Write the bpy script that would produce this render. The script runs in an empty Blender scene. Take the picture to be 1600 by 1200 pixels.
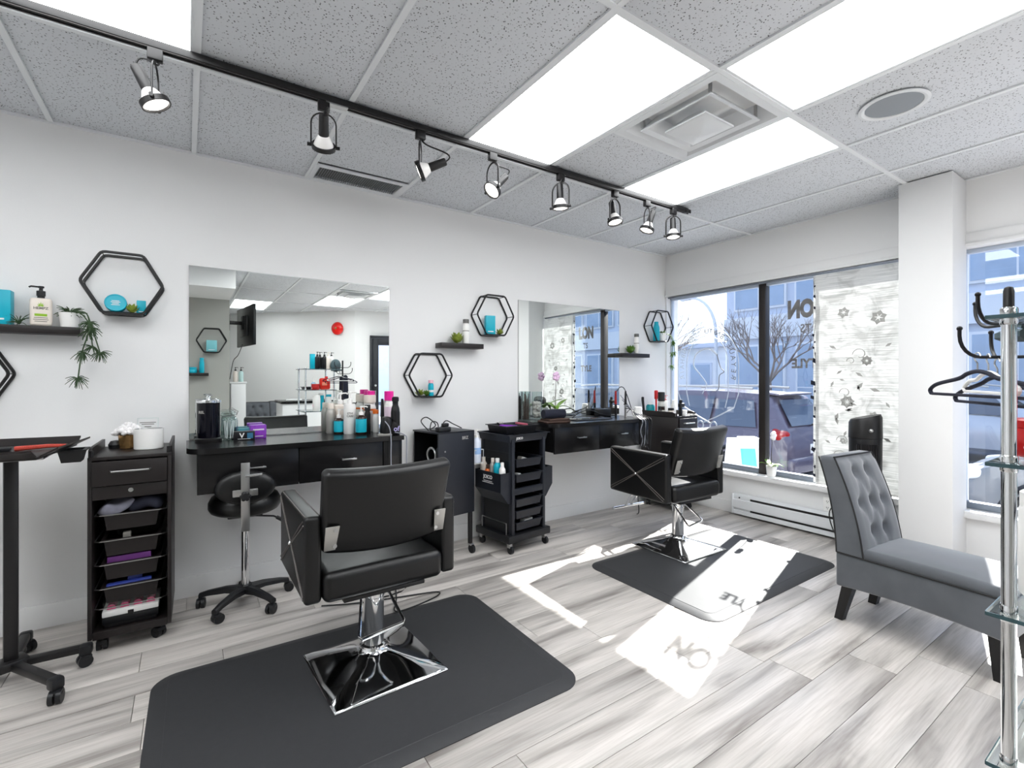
import bpy, bmesh, math, random
from mathutils import Vector, Matrix, Euler
random.seed(7)
PI = math.pi
SC = bpy.context.scene
COL = SC.collection
# ---------------------------------------------------------------- camera, world, sun, exposure
cam_data = bpy.data.cameras.new('camera')
cam_data.sensor_width = 36.0
cam_data.lens = 36.0 * 752.5 / 1600.0
cam_data.shift_y = -9.7 / 1600.0
cam_data.clip_start = 0.05
cam = bpy.data.objects.new('camera', cam_data)
COL.objects.link(cam)
cam.location = (0.0, 0.0, 1.271)
cam.rotation_euler = (PI / 2, 0, math.radians(-34.07))
SC.camera = cam

SC.view_settings.view_transform = 'Standard'
SC.view_settings.look = 'None'
SC.view_settings.gamma = 1.0
SC.view_settings.use_curve_mapping = False
SC.view_settings.exposure = 0.12

SKY_STRENGTH = 1.15
SUN_STRENGTH = 25.0
PANEL_STRENGTH = 7.6
world = bpy.data.worlds.new('sky')
SC.world = world
world.use_nodes = True
wn = world.node_tree
wn.nodes.clear()
sky = wn.nodes.new('ShaderNodeTexSky')
sky.sky_type = 'NISHITA'
sky.sun_disc = False
sky.sun_elevation = math.radians(36.3)
sky.sun_rotation = math.radians(75)
sky.air_density = 1.0
sky.dust_density = 1.5
bg = wn.nodes.new('ShaderNodeBackground')
bg.inputs['Strength'].default_value = SKY_STRENGTH
wo = wn.nodes.new('ShaderNodeOutputWorld')
hz = wn.nodes.new('ShaderNodeMix')          # thin bright haze over the blue
hz.data_type = 'RGBA'
hz.inputs['Factor'].default_value = 0.72
hz.inputs['B'].default_value = (0.94, 1.18, 1.72, 1)
sc_ = wn.nodes.new('ShaderNodeVectorMath'); sc_.operation = 'SCALE'; sc_.inputs['Scale'].default_value = 0.30
wn.links.new(sky.outputs['Color'], sc_.inputs[0])
wn.links.new(sc_.outputs[0], hz.inputs['A'])
wn.links.new(hz.outputs['Result'], bg.inputs['Color'])
wn.links.new(bg.outputs['Background'], wo.inputs['Surface'])

sun_data = bpy.data.lights.new('sun', 'SUN')
sun_data.energy = SUN_STRENGTH
sun_data.angle = math.radians(0.53)
sun_data.color = (1.0, 0.97, 0.93)
sun = bpy.data.objects.new('sun', sun_data)
COL.objects.link(sun)
sun.location = (12, 4, 9)
sun.rotation_euler = (Vector((-0.778, -0.208, -0.593))).to_track_quat('-Z', 'Y').to_euler()

# ---------------------------------------------------------------- materials
def lin(c):
    if isinstance(c, str):
        c = tuple(int(c[i:i + 2], 16) / 255 for i in (0, 2, 4))
    return tuple((x / 12.92 if x <= 0.04045 else ((x + 0.055) / 1.055) ** 2.4) for x in c[:3])

MATS = {}
def mat(name, col, rough=0.5, metal=0.0, var=0.06, scale=18.0, bump=0.0, bscale=60.0, spec=0.5, trans=0.0, ior=1.45,
        emit=0.0, sheen=0.0, coat=0.0, stretch=None, alpha=1.0):
    """procedural principled material: a noise breaks up the colour, another may raise a fine relief"""
    if name in MATS:
        return MATS[name]
    m = bpy.data.materials.new(name)
    m.use_nodes = True
    nt = m.node_tree
    b = nt.nodes['Principled BSDF']
    c = lin(col)
    b.inputs['Roughness'].default_value = rough
    b.inputs['Metallic'].default_value = metal
    b.inputs['Specular IOR Level'].default_value = spec
    b.inputs['IOR'].default_value = ior
    b.inputs['Transmission Weight'].default_value = trans
    b.inputs['Sheen Weight'].default_value = sheen
    b.inputs['Coat Weight'].default_value = coat
    b.inputs['Alpha'].default_value = alpha
    tc = nt.nodes.new('ShaderNodeTexCoord')
    mp = nt.nodes.new('ShaderNodeMapping')
    nt.links.new(tc.outputs['Object'], mp.inputs['Vector'])
    if stretch:
        mp.inputs['Scale'].default_value = stretch
    no = nt.nodes.new('ShaderNodeTexNoise')
    no.inputs['Scale'].default_value = scale
    no.inputs['Detail'].default_value = 4
    nt.links.new(mp.outputs['Vector'], no.inputs['Vector'])
    mx = nt.nodes.new('ShaderNodeMix')
    mx.data_type = 'RGBA'
    mx.inputs['A'].default_value = tuple(max(0, x * (1 - var)) for x in c) + (1,)
    mx.inputs['B'].default_value = tuple(min(1, x * (1 + var)) for x in c) + (1,)
    nt.links.new(no.outputs['Fac'], mx.inputs['Factor'])
    nt.links.new(mx.outputs['Result'], b.inputs['Base Color'])
    if emit:
        nt.links.new(mx.outputs['Result'], b.inputs['Emission Color'])
        b.inputs['Emission Strength'].default_value = emit
    if bump:
        nb = nt.nodes.new('ShaderNodeTexNoise')
        nb.inputs['Scale'].default_value = bscale
        nb.inputs['Detail'].default_value = 3
        nt.links.new(mp.outputs['Vector'], nb.inputs['Vector'])
        bp = nt.nodes.new('ShaderNodeBump')
        bp.inputs['Strength'].default_value = bump
        bp.inputs['Distance'].default_value = 0.002
        nt.links.new(nb.outputs['Fac'], bp.inputs['Height'])
        nt.links.new(bp.outputs['Normal'], b.inputs['Normal'])
    MATS[name] = m
    return m

def node_mat(name):
    m = bpy.data.materials.new(name)
    m.use_nodes = True
    m.node_tree.nodes.clear()
    MATS[name] = m
    nt = m.node_tree
    out = nt.nodes.new('ShaderNodeOutputMaterial')
    return m, nt, out

def floor_mat():
    m, nt, out = node_mat('floor_plank')
    L = nt.links.new
    b = nt.nodes.new('ShaderNodeBsdfPrincipled')
    tc = nt.nodes.new('ShaderNodeTexCoord')
    oi = nt.nodes.new('ShaderNodeObjectInfo')
    mul = nt.nodes.new('ShaderNodeVectorMath'); mul.operation = 'SCALE'
    cmb = nt.nodes.new('ShaderNodeCombineXYZ')
    L(oi.outputs['Random'], cmb.inputs[0]); L(oi.outputs['Random'], cmb.inputs[1])
    L(cmb.outputs[0], mul.inputs[0]); mul.inputs['Scale'].default_value = 37.0
    add = nt.nodes.new('ShaderNodeVectorMath'); add.operation = 'ADD'
    L(tc.outputs['Object'], add.inputs[0]); L(mul.outputs[0], add.inputs[1])
    mp = nt.nodes.new('ShaderNodeMapping'); mp.inputs['Scale'].default_value = (0.75, 8.0, 1.0)
    L(add.outputs[0], mp.inputs['Vector'])
    n1 = nt.nodes.new('ShaderNodeTexNoise'); n1.inputs['Scale'].default_value = 1.5; n1.inputs['Detail'].default_value = 5; n1.inputs['Distortion'].default_value = 0.6
    L(mp.outputs[0], n1.inputs['Vector'])
    r1 = nt.nodes.new('ShaderNodeValToRGB')
    e = r1.color_ramp.elements
    e[0].position = 0.30; e[0].color = lin((0.53, 0.505, 0.49)) + (1,)
    e[1].position = 0.60; e[1].color = lin((0.815, 0.79, 0.77)) + (1,)
    k = r1.color_ramp.elements.new(0.46); k.color = lin((0.745, 0.725, 0.705)) + (1,)
    L(n1.outputs['Fac'], r1.inputs['Fac'])
    mp2 = nt.nodes.new('ShaderNodeMapping'); mp2.inputs['Scale'].default_value = (2.0, 60.0, 1.0)
    L(add.outputs[0], mp2.inputs['Vector'])
    n2 = nt.nodes.new('ShaderNodeTexNoise'); n2.inputs['Scale'].default_value = 2.2; n2.inputs['Detail'].default_value = 6
    L(mp2.outputs[0], n2.inputs['Vector'])
    r2 = nt.nodes.new('ShaderNodeValToRGB')
    r2.color_ramp.elements[0].position = 0.33; r2.color_ramp.elements[0].color = (0.84, 0.83, 0.82, 1)
    r2.color_ramp.elements[1].position = 0.58; r2.color_ramp.elements[1].color = (1, 1, 1, 1)
    L(n2.outputs['Fac'], r2.inputs['Fac'])
    mx = nt.nodes.new('ShaderNodeMix'); mx.data_type = 'RGBA'; mx.blend_type = 'MULTIPLY'; mx.inputs['Factor'].default_value = 1
    L(r1.outputs[0], mx.inputs['A']); L(r2.outputs[0], mx.inputs['B'])
    mr = nt.nodes.new('ShaderNodeMapRange'); mr.inputs['To Min'].default_value = 0.82; mr.inputs['To Max'].default_value = 1.08
    L(oi.outputs['Random'], mr.inputs['Value'])
    mx2 = nt.nodes.new('ShaderNodeVectorMath'); mx2.operation = 'SCALE'
    L(mx.outputs['Result'], mx2.inputs[0]); L(mr.outputs[0], mx2.inputs['Scale'])
    L(mx2.outputs[0], b.inputs['Base Color'])
    b.inputs['Roughness'].default_value = 0.36
    bp = nt.nodes.new('ShaderNodeBump'); bp.inputs['Strength'].default_value = 0.08; bp.inputs['Distance'].default_value = 0.002
    L(n2.outputs['Fac'], bp.inputs['Height']); L(bp.outputs[0], b.inputs['Normal'])
    L(b.outputs[0], out.inputs['Surface'])
    return m

def tile_mat():
    m, nt, out = node_mat('ceiling_tile')
    L = nt.links.new
    b = nt.nodes.new('ShaderNodeBsdfPrincipled')
    tc = nt.nodes.new('ShaderNodeTexCoord')
    oi = nt.nodes.new('ShaderNodeObjectInfo')
    add = nt.nodes.new('ShaderNodeVectorMath'); add.operation = 'ADD'
    mul = nt.nodes.new('ShaderNodeMath'); mul.operation = 'MULTIPLY'; mul.inputs[1].default_value = 23.0
    L(oi.outputs['Random'], mul.inputs[0]); L(tc.outputs['Object'], add.inputs[0]); L(mul.outputs[0], add.inputs[1])
    n1 = nt.nodes.new('ShaderNodeTexNoise'); n1.inputs['Scale'].default_value = 60; n1.inputs['Detail'].default_value = 2
    L(add.outputs[0], n1.inputs['Vector'])
    v = nt.nodes.new('ShaderNodeTexVoronoi'); v.inputs['Scale'].default_value = 95
    L(add.outputs[0], v.inputs['Vector'])
    r1 = nt.nodes.new('ShaderNodeValToRGB')
    e = r1.color_ramp.elements
    e[0].position = 0.16; e[0].color = lin((0.30, 0.30, 0.31)) + (1,)
    e[1].position = 0.34; e[1].color = (1, 1, 1, 1)
    L(v.outputs['Distance'], r1.inputs['Fac'])
    r2 = nt.nodes.new('ShaderNodeValToRGB')
    r2.color_ramp.elements[0].position = 0.42; r2.color_ramp.elements[1].position = 0.52
    L(n1.outputs['Fac'], r2.inputs['Fac'])
    r3 = nt.nodes.new('ShaderNodeMix'); r3.data_type = 'RGBA'
    L(r2.outputs[0], r3.inputs['Factor'])
    r3.inputs['A'].default_value = (1, 1, 1, 1); L(r1.outputs[0], r3.inputs['B'])
    mx = nt.nodes.new('ShaderNodeMix'); mx.data_type = 'RGBA'; mx.blend_type = 'MULTIPLY'; mx.inputs['Factor'].default_value = 1
    mx.inputs['A'].default_value = lin((0.825, 0.837, 0.855)) + (1,)
    L(r3.outputs['Result'], mx.inputs['B']); L(mx.outputs['Result'], b.inputs['Base Color'])
    b.inputs['Roughness'].default_value = 0.9
    bp = nt.nodes.new('ShaderNodeBump'); bp.inputs['Strength'].default_value = 0.3; bp.inputs['Distance'].default_value = 0.002
    L(r3.outputs['Result'], bp.inputs['Height']); L(bp.outputs[0], b.inputs['Normal'])
    L(b.outputs[0], out.inputs['Surface'])
    return m

def glass_mat(name, tint=(0.97, 0.985, 0.99), ior=1.5, rough=0.0):
    m, nt, out = node_mat(name)
    L = nt.links.new
    t = nt.nodes.new('ShaderNodeBsdfTransparent'); t.inputs[0].default_value = tint + (1,)
    g = nt.nodes.new('ShaderNodeBsdfGlossy'); g.inputs['Roughness'].default_value = rough
    f = nt.nodes.new('ShaderNodeFresnel'); f.inputs['IOR'].default_value = ior
    n = nt.nodes.new('ShaderNodeTexNoise'); n.inputs['Scale'].default_value = 3
    ge = nt.nodes.new('ShaderNodeNewGeometry')          # the Fresnel node inverts the ior on back faces: undo that, the pane does not bend rays
    io = nt.nodes.new('ShaderNodeMapRange'); io.inputs['To Min'].default_value = ior; io.inputs['To Max'].default_value = 1.0 / ior
    L(ge.outputs['Backfacing'], io.inputs['Value']); L(io.outputs[0], f.inputs['IOR'])
    mt = nt.nodes.new('ShaderNodeMath'); mt.operation = 'MULTIPLY_ADD'; mt.inputs[1].default_value = 0.01
    L(n.outputs['Fac'], mt.inputs[0]); L(f.outputs[0], mt.inputs[2])
    mx = nt.nodes.new('ShaderNodeMixShader')
    L(mt.outputs[0], mx.inputs[0]); L(t.outputs[0], mx.inputs[1]); L(g.outputs[0], mx.inputs[2])
    L(mx.outputs[0], out.inputs['Surface'])
    return m

def blind_mat():
    m, nt, out = node_mat('blind_fabric')
    L = nt.links.new
    tc = nt.nodes.new('ShaderNodeTexCoord')
    mp = nt.nodes.new('ShaderNodeMapping'); mp.inputs['Scale'].default_value = (1, 3.0, 150.0)
    L(tc.outputs['Object'], mp.inputs['Vector'])
    n = nt.nodes.new('ShaderNodeTexNoise'); n.inputs['Scale'].default_value = 1.2; n.inputs['Detail'].default_value = 2
    L(mp.outputs[0], n.inputs['Vector'])
    r = nt.nodes.new('ShaderNodeValToRGB')
    r.color_ramp.elements[0].position = 0.38; r.color_ramp.elements[0].color = lin((0.84, 0.845, 0.84)) + (1,)
    r.color_ramp.elements[1].position = 0.60; r.color_ramp.elements[1].color = lin((0.95, 0.95, 0.945)) + (1,)
    L(n.outputs['Fac'], r.inputs['Fac'])
    n2 = nt.nodes.new('ShaderNodeTexNoise'); n2.inputs['Scale'].default_value = 7.5; n2.inputs['Detail'].default_value = 3; n2.inputs['Distortion'].default_value = 1.2
    L(tc.outputs['Object'], n2.inputs['Vector'])
    r2 = nt.nodes.new('ShaderNodeValToRGB')
    r2.color_ramp.elements[0].position = 0.36; r2.color_ramp.elements[0].color = (0.80, 0.80, 0.795, 1)
    r2.color_ramp.elements[1].position = 0.54; r2.color_ramp.elements[1].color = (1, 1, 1, 1)
    L(n2.outputs['Fac'], r2.inputs['Fac'])
    mx = nt.nodes.new('ShaderNodeMix'); mx.data_type = 'RGBA'; mx.blend_type = 'MULTIPLY'; mx.inputs['Factor'].default_value = 1
    L(r.outputs[0], mx.inputs['A']); L(r2.outputs[0], mx.inputs['B'])
    d = nt.nodes.new('ShaderNodeBsdfDiffuse'); t = nt.nodes.new('ShaderNodeBsdfTranslucent')
    L(mx.outputs['Result'], d.inputs['Color']); L(mx.outputs['Result'], t.inputs['Color'])
    s = nt.nodes.new('ShaderNodeMixShader'); s.inputs[0].default_value = 0.30
    L(d.outputs[0], s.inputs[1]); L(t.outputs[0], s.inputs[2])
    L(s.outputs[0], out.inputs['Surface'])
    return m

FLOOR = floor_mat(); TILE = tile_mat()
GLASS = glass_mat('window_glass'); CLEAR = glass_mat('clear_glass', (0.93, 0.965, 0.96), 1.45)
BLIND = blind_mat()
WALL = mat('white_wall_paint', (0.905, 0.905, 0.905), 0.55, var=0.012, scale=3, bump=0.15, bscale=220)
WALLG = mat('grey_wall_paint', (0.62, 0.62, 0.60), 0.6, var=0.02, scale=4, bump=0.1, bscale=200)
TRIM = mat('white_trim_paint', (0.90, 0.90, 0.90), 0.4, var=0.01, scale=5)
TEE = mat('ceiling_tee_paint', (0.88, 0.89, 0.90), 0.5, var=0.01)
WHITEMETAL = mat('white_metal', (0.86, 0.87, 0.88), 0.35, var=0.01)
GREYGRILLE = mat('grey_speaker_cloth', (0.56, 0.58, 0.60), 0.8, var=0.03, scale=300)
LAM = mat('black_laminate', (0.075, 0.073, 0.078), 0.24, var=0.12, scale=8, stretch=(1, 6, 6), spec=0.38)
WOODBLK = mat('black_brown_wood', (0.105, 0.085, 0.085), 0.42, var=0.25, scale=14, stretch=(1.5, 12, 12))
LEATHER = mat('black_leather', (0.035, 0.035, 0.04), 0.36, var=0.08, scale=30, bump=0.15, bscale=420, spec=0.5)
STITCH = mat('stitched_black_piping', (0.36, 0.34, 0.33), 0.4, var=0.1, scale=200)
RUBBER = mat('black_rubber_mat', (0.205, 0.207, 0.215), 0.55, var=0.10, scale=40, bump=0.25, bscale=350, spec=0.35)
PLASTIC = mat('black_plastic', (0.075, 0.078, 0.09), 0.42, var=0.06, scale=30)
PLASTIC2 = mat('dark_blue_black_plastic', (0.11, 0.12, 0.15), 0.40, var=0.06, scale=30)
DARKMETAL = mat('black_painted_metal', (0.085, 0.08, 0.085), 0.38, var=0.06, scale=25)
BRONZE = mat('dark_bronze_metal', (0.16, 0.145, 0.14), 0.4, metal=0.3, var=0.08, scale=12)
CHROME = mat('chrome', (0.90, 0.905, 0.91), 0.06, metal=1.0, var=0.01)
STEEL = mat('brushed_steel', (0.72, 0.72, 0.72), 0.28, metal=1.0, var=0.05, scale=60, stretch=(1, 1, 20))
SILVERPL = mat('silver_plastic', (0.70, 0.69, 0.67), 0.35, metal=0.5, var=0.03)
VELVET = mat('grey_velvet', (0.305, 0.318, 0.34), 0.85, var=0.42, scale=6, sheen=0.6, bump=0.2, bscale=300)
PIPE = mat('dark_piping', (0.10, 0.10, 0.105), 0.7, var=0.1)
BLKWOOD = mat('black_stained_wood', (0.045, 0.04, 0.045), 0.4, var=0.15, scale=15, stretch=(8, 8, 1))
TEAL = mat('turquoise_card', (0.0, 0.66, 0.75), 0.4, var=0.05, scale=14)
TEALD = mat('deep_teal_liquid', (0.0, 0.52, 0.56), 0.2, var=0.05)
WHITEPL = mat('white_plastic', (0.94, 0.935, 0.925), 0.35, var=0.02)
CREAM = mat('cream_plastic', (0.91, 0.87, 0.83), 0.35, var=0.02)
LABELG = mat('grey_label_print', (0.45, 0.44, 0.42), 0.6, var=0.05)
PRINTW = mat('white_print', (0.88, 0.88, 0.88), 0.6, var=0.02)
PINK = mat('hot_pink_plastic', (0.88, 0.12, 0.58), 0.35, var=0.04)
RED = mat('red_plastic', (0.80, 0.10, 0.09), 0.35, var=0.05)
ORANGE = mat('orange_plastic', (0.88, 0.42, 0.12), 0.4, var=0.05)
PURPLE = mat('purple_card', (0.52, 0.22, 0.70), 0.4, var=0.3, scale=90)
AMBER = mat('dark_amber_glass', (0.13, 0.07, 0.04), 0.12, var=0.1, spec=0.7)
GREEN = mat('leaf_green', (0.30, 0.45, 0.12), 0.5, var=0.3, scale=40)
GREEN2 = mat('yellow_green_succulent', (0.50, 0.56, 0.20), 0.5, var=0.3, scale=60)
GREEND = mat('dark_green_stem', (0.20, 0.29, 0.17), 0.55, var=0.25, scale=40)
GREENO = mat('orchid_leaf_green', (0.42, 0.56, 0.22), 0.35, var=0.25, scale=20)
PETALP = mat('pale_pink_petal', (0.92, 0.78, 0.90), 0.5, var=0.1, scale=60)
PETALW = mat('white_petal', (0.93, 0.92, 0.92), 0.6, var=0.04, scale=60)
GOLD = mat('gold_mercury_glass', (0.66, 0.52, 0.34), 0.25, metal=0.8, var=0.3, scale=50)
NAVY = mat('navy_cloth', (0.10, 0.11, 0.17), 0.85, var=0.2, scale=80, bump=0.4, bscale=300)
BROWN = mat('brown_towel', (0.27, 0.20, 0.17), 0.9, var=0.2, scale=90, bump=0.5, bscale=300)
WIRE = mat('black_cable', (0.06, 0.06, 0.065), 0.45, var=0.05)
GREYWIRE = mat('silver_grey_cable', (0.55, 0.56, 0.60), 0.4, var=0.05)
BARK = mat('pale_bark', (0.55, 0.50, 0.47), 0.9, var=0.2, scale=20)
BULB = mat('frosted_bulb', (0.92, 0.91, 0.90), 0.2, var=0.02, spec=0.6)
LIT = mat('lit_bulb_face', (1.0, 0.98, 0.95), 0.4, var=0.0, emit=3.0)
PANEL = mat('lit_ceiling_diffuser', (0.985, 0.995, 1.0), 0.6, var=0.0, emit=PANEL_STRENGTH)
MIRROR = mat('silvered_mirror', (0.95, 0.965, 0.96), 0.0, metal=1.0, var=0.0)

# ---------------------------------------------------------------- mesh building
def rb_axis(h, r, seg, cuts):
    lo = [-h + r - r * math.tan(PI / 4 * (seg - k) / seg) for k in range(seg + 1)]
    mid = [-(h - r) + 2 * (h - r) * i / cuts for i in range(1, cuts)]
    return lo + mid + [-x for x in reversed(lo)]

def rb_geo(d, r, seg=2, cuts=(1, 1, 1)):
    """box of size d with rounded edges of radius r"""
    h = [x / 2 for x in d]
    r = min(r, min(h) * 0.999)
    ax = [rb_axis(h[i], r, seg, cuts[i]) for i in range(3)]
    V, F, idx = [], [], {}
    def vid(p):
        q = Vector([max(-h[i] + r, min(h[i] - r, p[i])) for i in range(3)])
        n = Vector(p) - q
        v = q + n.normalized() * r if n.length > 1e-9 else q
        k = tuple(round(x, 6) for x in v)
        if k not in idx:
            idx[k] = len(V); V.append(v)
        return idx[k]
    for a in range(3):
        b, c = (a + 1) % 3, (a + 2) % 3
        for s in (-1, 1):
            for i in range(len(ax[b]) - 1):
                for j in range(len(ax[c]) - 1):
                    q = []
                    for (u, w) in ((i, j), (i + 1, j), (i + 1, j + 1), (i, j + 1)):
                        p = [0, 0, 0]; p[a] = s * h[a]; p[b] = ax[b][u]; p[c] = ax[c][w]
                        q.append(vid(p))
                    if s < 0: q.reverse()
                    q2 = []
                    for x in q:
                        if x not in q2: q2.append(x)
                    if len(q2) > 2: F.append(q2)
    return V, F

class B:
    def __init__(s): s.v, s.f = [], []
    def add(s, V, F, M=None):
        o = len(s.v)
        s.v += [(M @ Vector(p)) if M else Vector(p) for p in V]
        s.f += [[i + o for i in q] for q in F]
        return s
    def box(s, c, d, rz=0, bev=0, seg=1, cuts=(1, 1, 1), fn=None, rot=None):
        if bev: V, F = rb_geo(d, bev, seg, cuts)
        else:
            h = [x / 2 for x in d]
            V = [Vector((x * h[0], y * h[1], z * h[2])) for x in (-1, 1) for y in (-1, 1) for z in (-1, 1)]
            F = [[0, 1, 3, 2], [4, 6, 7, 5], [0, 4, 5, 1], [2, 3, 7, 6], [0, 2, 6, 4], [1, 5, 7, 3]]
        if fn: V = [Vector(fn(p)) for p in V]
        R = Euler(rot).to_matrix().to_4x4() if rot else Matrix.Rotation(rz, 4, 'Z')
        return s.add(V, F, Matrix.Translation(c) @ R)
    def cyl(s, a, b, r0, r1=None, n=14):
        a, b = Vector(a), Vector(b)
        r1 = r0 if r1 is None else r1
        q = (b - a).to_track_quat('Z', 'Y').to_matrix()
        V, F = [], []
        for (p, r) in ((a, r0), (b, r1)):
            for i in range(n):
                t = 2 * PI * i / n
                V.append(p + q @ Vector((r * math.cos(t), r * math.sin(t), 0)))
        for i in range(n):
            j = (i + 1) % n
            F.append([i, j, n + j, n + i])
        F.append(list(range(n - 1, -1, -1))); F.append(list(range(n, 2 * n)))
        return s.add(V, F)
    def lathe(s, prof, c=(0, 0, 0), n=20, M=None, sx=1, sy=1, loop=False):
        V, F = [], []
        for (r, z) in prof:
            r = max(r, 1e-5)
            for i in range(n):
                t = 2 * PI * i / n
                V.append(Vector((r * sx * math.cos(t), r * sy * math.sin(t), z)))
        m = len(prof)
        for k in range(m - 1):
            for i in range(n):
                j = (i + 1) % n
                F.append([k * n + i, k * n + j, (k + 1) * n + j, (k + 1) * n + i])
        if loop:
            F += [[(m - 1) * n + i, (m - 1) * n + (i + 1) % n, (i + 1) % n, i] for i in range(n)]
        else:
            if prof[0][0] > 1e-4: F.append(list(range(n - 1, -1, -1)))
            if prof[-1][0] > 1e-4: F.append([(m - 1) * n + i for i in range(n)])
        T = Matrix.Translation(c)
        return s.add(V, F, T @ M if M else T)
    def tube(s, pts, r, n=8, closed=False, taper=None, flat=1.0):
        P = [Vector(p) for p in pts]
        m = len(P)
        V, F = [], []
        up = None
        for k in range(m):
            if closed: t = P[(k + 1) % m] - P[k - 1]
            else: t = P[min(k + 1, m - 1)] - P[max(k - 1, 0)]
            t.normalize()
            if up is None:
                up = Vector((0, 0, 1)) if abs(t.z) < 0.9 else Vector((1, 0, 0))
            up = (up - t * up.dot(t))
            if up.length < 1e-6: up = t.orthogonal()
            up.normalize()
            sd = t.cross(up)
            rr = r if taper is None else r + (taper - r) * k / (m - 1)
            for i in range(n):
                a = 2 * PI * (i + 0.5) / n
                V.append(P[k] + up * (rr * math.sin(a)) + sd * (rr * flat * math.cos(a)))
        for k in range(m if closed else m - 1):
            k2 = (k + 1) % m
            for i in range(n):
                j = (i + 1) % n
                F.append([k * n + i, k * n + j, k2 * n + j, k2 * n + i])
        if not closed:
            F.append(list(range(n - 1, -1, -1))); F.append([(m - 1) * n + i for i in range(n)])
        return s.add(V, F)
    def prism(s, poly, lo, hi, axis='z', M=None):
        """polygon (a, b) extruded: axis z -> (a,b,h); y -> (a,h,b); x -> (h,a,b)"""
        def P(a, b, h): return {'z': (a, b, h), 'y': (a, h, b), 'x': (h, a, b)}[axis]
        n = len(poly)
        V = [Vector(P(a, b, lo)) for a, b in poly] + [Vector(P(a, b, hi)) for a, b in poly]
        F = [[i, (i + 1) % n, n + (i + 1) % n, n + i] for i in range(n)]
        F += [list(range(n - 1, -1, -1)), list(range(n, 2 * n))]
        return s.add(V, F, M)
    def sph(s, c, r, n=12, m=8, sc=(1, 1, 1), M=None):
        prof = [(r * math.sin(PI * k / m), -r * math.cos(PI * k / m)) for k in range(m + 1)]
        S = Matrix.Diagonal((*sc, 1))
        return s.lathe(prof, c, n, (M @ S) if M else S)
    def loft(s, rings, closed=True, cap=True):
        n = len(rings[0]); V, F = [], []
        for r in rings: V += [Vector(p) for p in r]
        for k in range(len(rings) - 1):
            for i in range(n if closed else n - 1):
                j = (i + 1) % n
                F.append([k * n + i, k * n + j, (k + 1) * n + j, (k + 1) * n + i])
        if cap and closed:
            F.append(list(range(n - 1, -1, -1))); F.append([(len(rings) - 1) * n + i for i in range(n)])
        return s.add(V, F)
    def xf(s, M):
        s.v = [M @ p for p in s.v]; return s
    def mesh(s, name, m, ang=32, smooth=True):
        me = bpy.data.meshes.new(name)
        me.from_pydata([tuple(p) for p in s.v], [], s.f)
        bm = bmesh.new(); bm.from_mesh(me)
        bmesh.ops.recalc_face_normals(bm, faces=bm.faces)
        bm.to_mesh(me); bm.free()
        if smooth:
            me.polygons.foreach_set('use_smooth', [True] * len(me.polygons))
            me.set_sharp_from_angle(angle=math.radians(ang))
        if m: me.materials.append(m)
        me.update()
        return me
    def obj(s, name, m, parent=None, ang=32, smooth=True, loc=None, rz=0, label=None):
        o = bpy.data.objects.new(name, s.mesh(name, m, ang, smooth))
        COL.objects.link(o)
        if parent: o.parent = parent
        if loc: o.location = loc
        if rz: o.rotation_euler = (0, 0, rz)
        if label: o['label'] = label
        return o

def add_mesh(name, me, parent=None, loc=(0, 0, 0), rz=0):
    o = bpy.data.objects.new(name, me); COL.objects.link(o)
    o.parent = parent; o.location = loc; o.rotation_euler = (0, 0, rz)
    return o
def tag(o, label, cat, group=None, kind=None):
    o['label'] = label; o['category'] = cat
    if group: o['group'] = group
    if kind: o['kind'] = kind
    return o
def thing(name, label, cat, loc=(0, 0, 0), rz=0, group=None):
    o = bpy.data.objects.new(name, None); COL.objects.link(o)
    o.empty_display_size = 0.05
    o.location = loc; o.rotation_euler = (0, 0, rz)
    return tag(o, label, cat, group)
def struct(o):
    o['kind'] = 'structure'; return o
def copy_tree(src, loc=None, rz=None, label=None, parent=None):
    c = src.copy(); COL.objects.link(c)
    if parent: c.parent = parent
    for ch in src.children: copy_tree(ch, parent=c)
    if loc is not None: c.location = loc
    if rz is not None: c.rotation_euler = (0, 0, rz)
    if label: c['label'] = label
    return c
def arc(c, r, a0, a1, n=10, plane='xy', h=0, ry=None):
    ry = r if ry is None else ry
    out = []
    for i in range(n + 1):
        t = a0 + (a1 - a0) * i / n
        a, b = r * math.cos(t), ry * math.sin(t)
        out.append({'xy': (c[0] + a, c[1] + b, c[2]), 'xz': (c[0] + a, c[1], c[2] + b), 'yz': (c[0], c[1] + a, c[2] + b)}[plane])
    return out
def bez(p0, p1, p2, p3, n=10):
    p0, p1, p2, p3 = map(Vector, (p0, p1, p2, p3))
    return [(1 - t) ** 3 * p0 + 3 * (1 - t) ** 2 * t * p1 + 3 * (1 - t) * t * t * p2 + t ** 3 * p3 for t in [i / n for i in range(n + 1)]]
def smooth_path(pts, k=6):
    P = [Vector(p) for p in pts]; out = []
    for i in range(len(P) - 1):
        a, b, c, d = P[max(i - 1, 0)], P[i], P[i + 1], P[min(i + 2, len(P) - 1)]
        for j in range(k):
            t = j / k
            out.append(0.5 * ((2 * b) + (c - a) * t + (2 * a - 5 * b + 4 * c - d) * t * t + (3 * b - a - 3 * c + d) * t ** 3))
    out.append(P[-1]); return out
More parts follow.
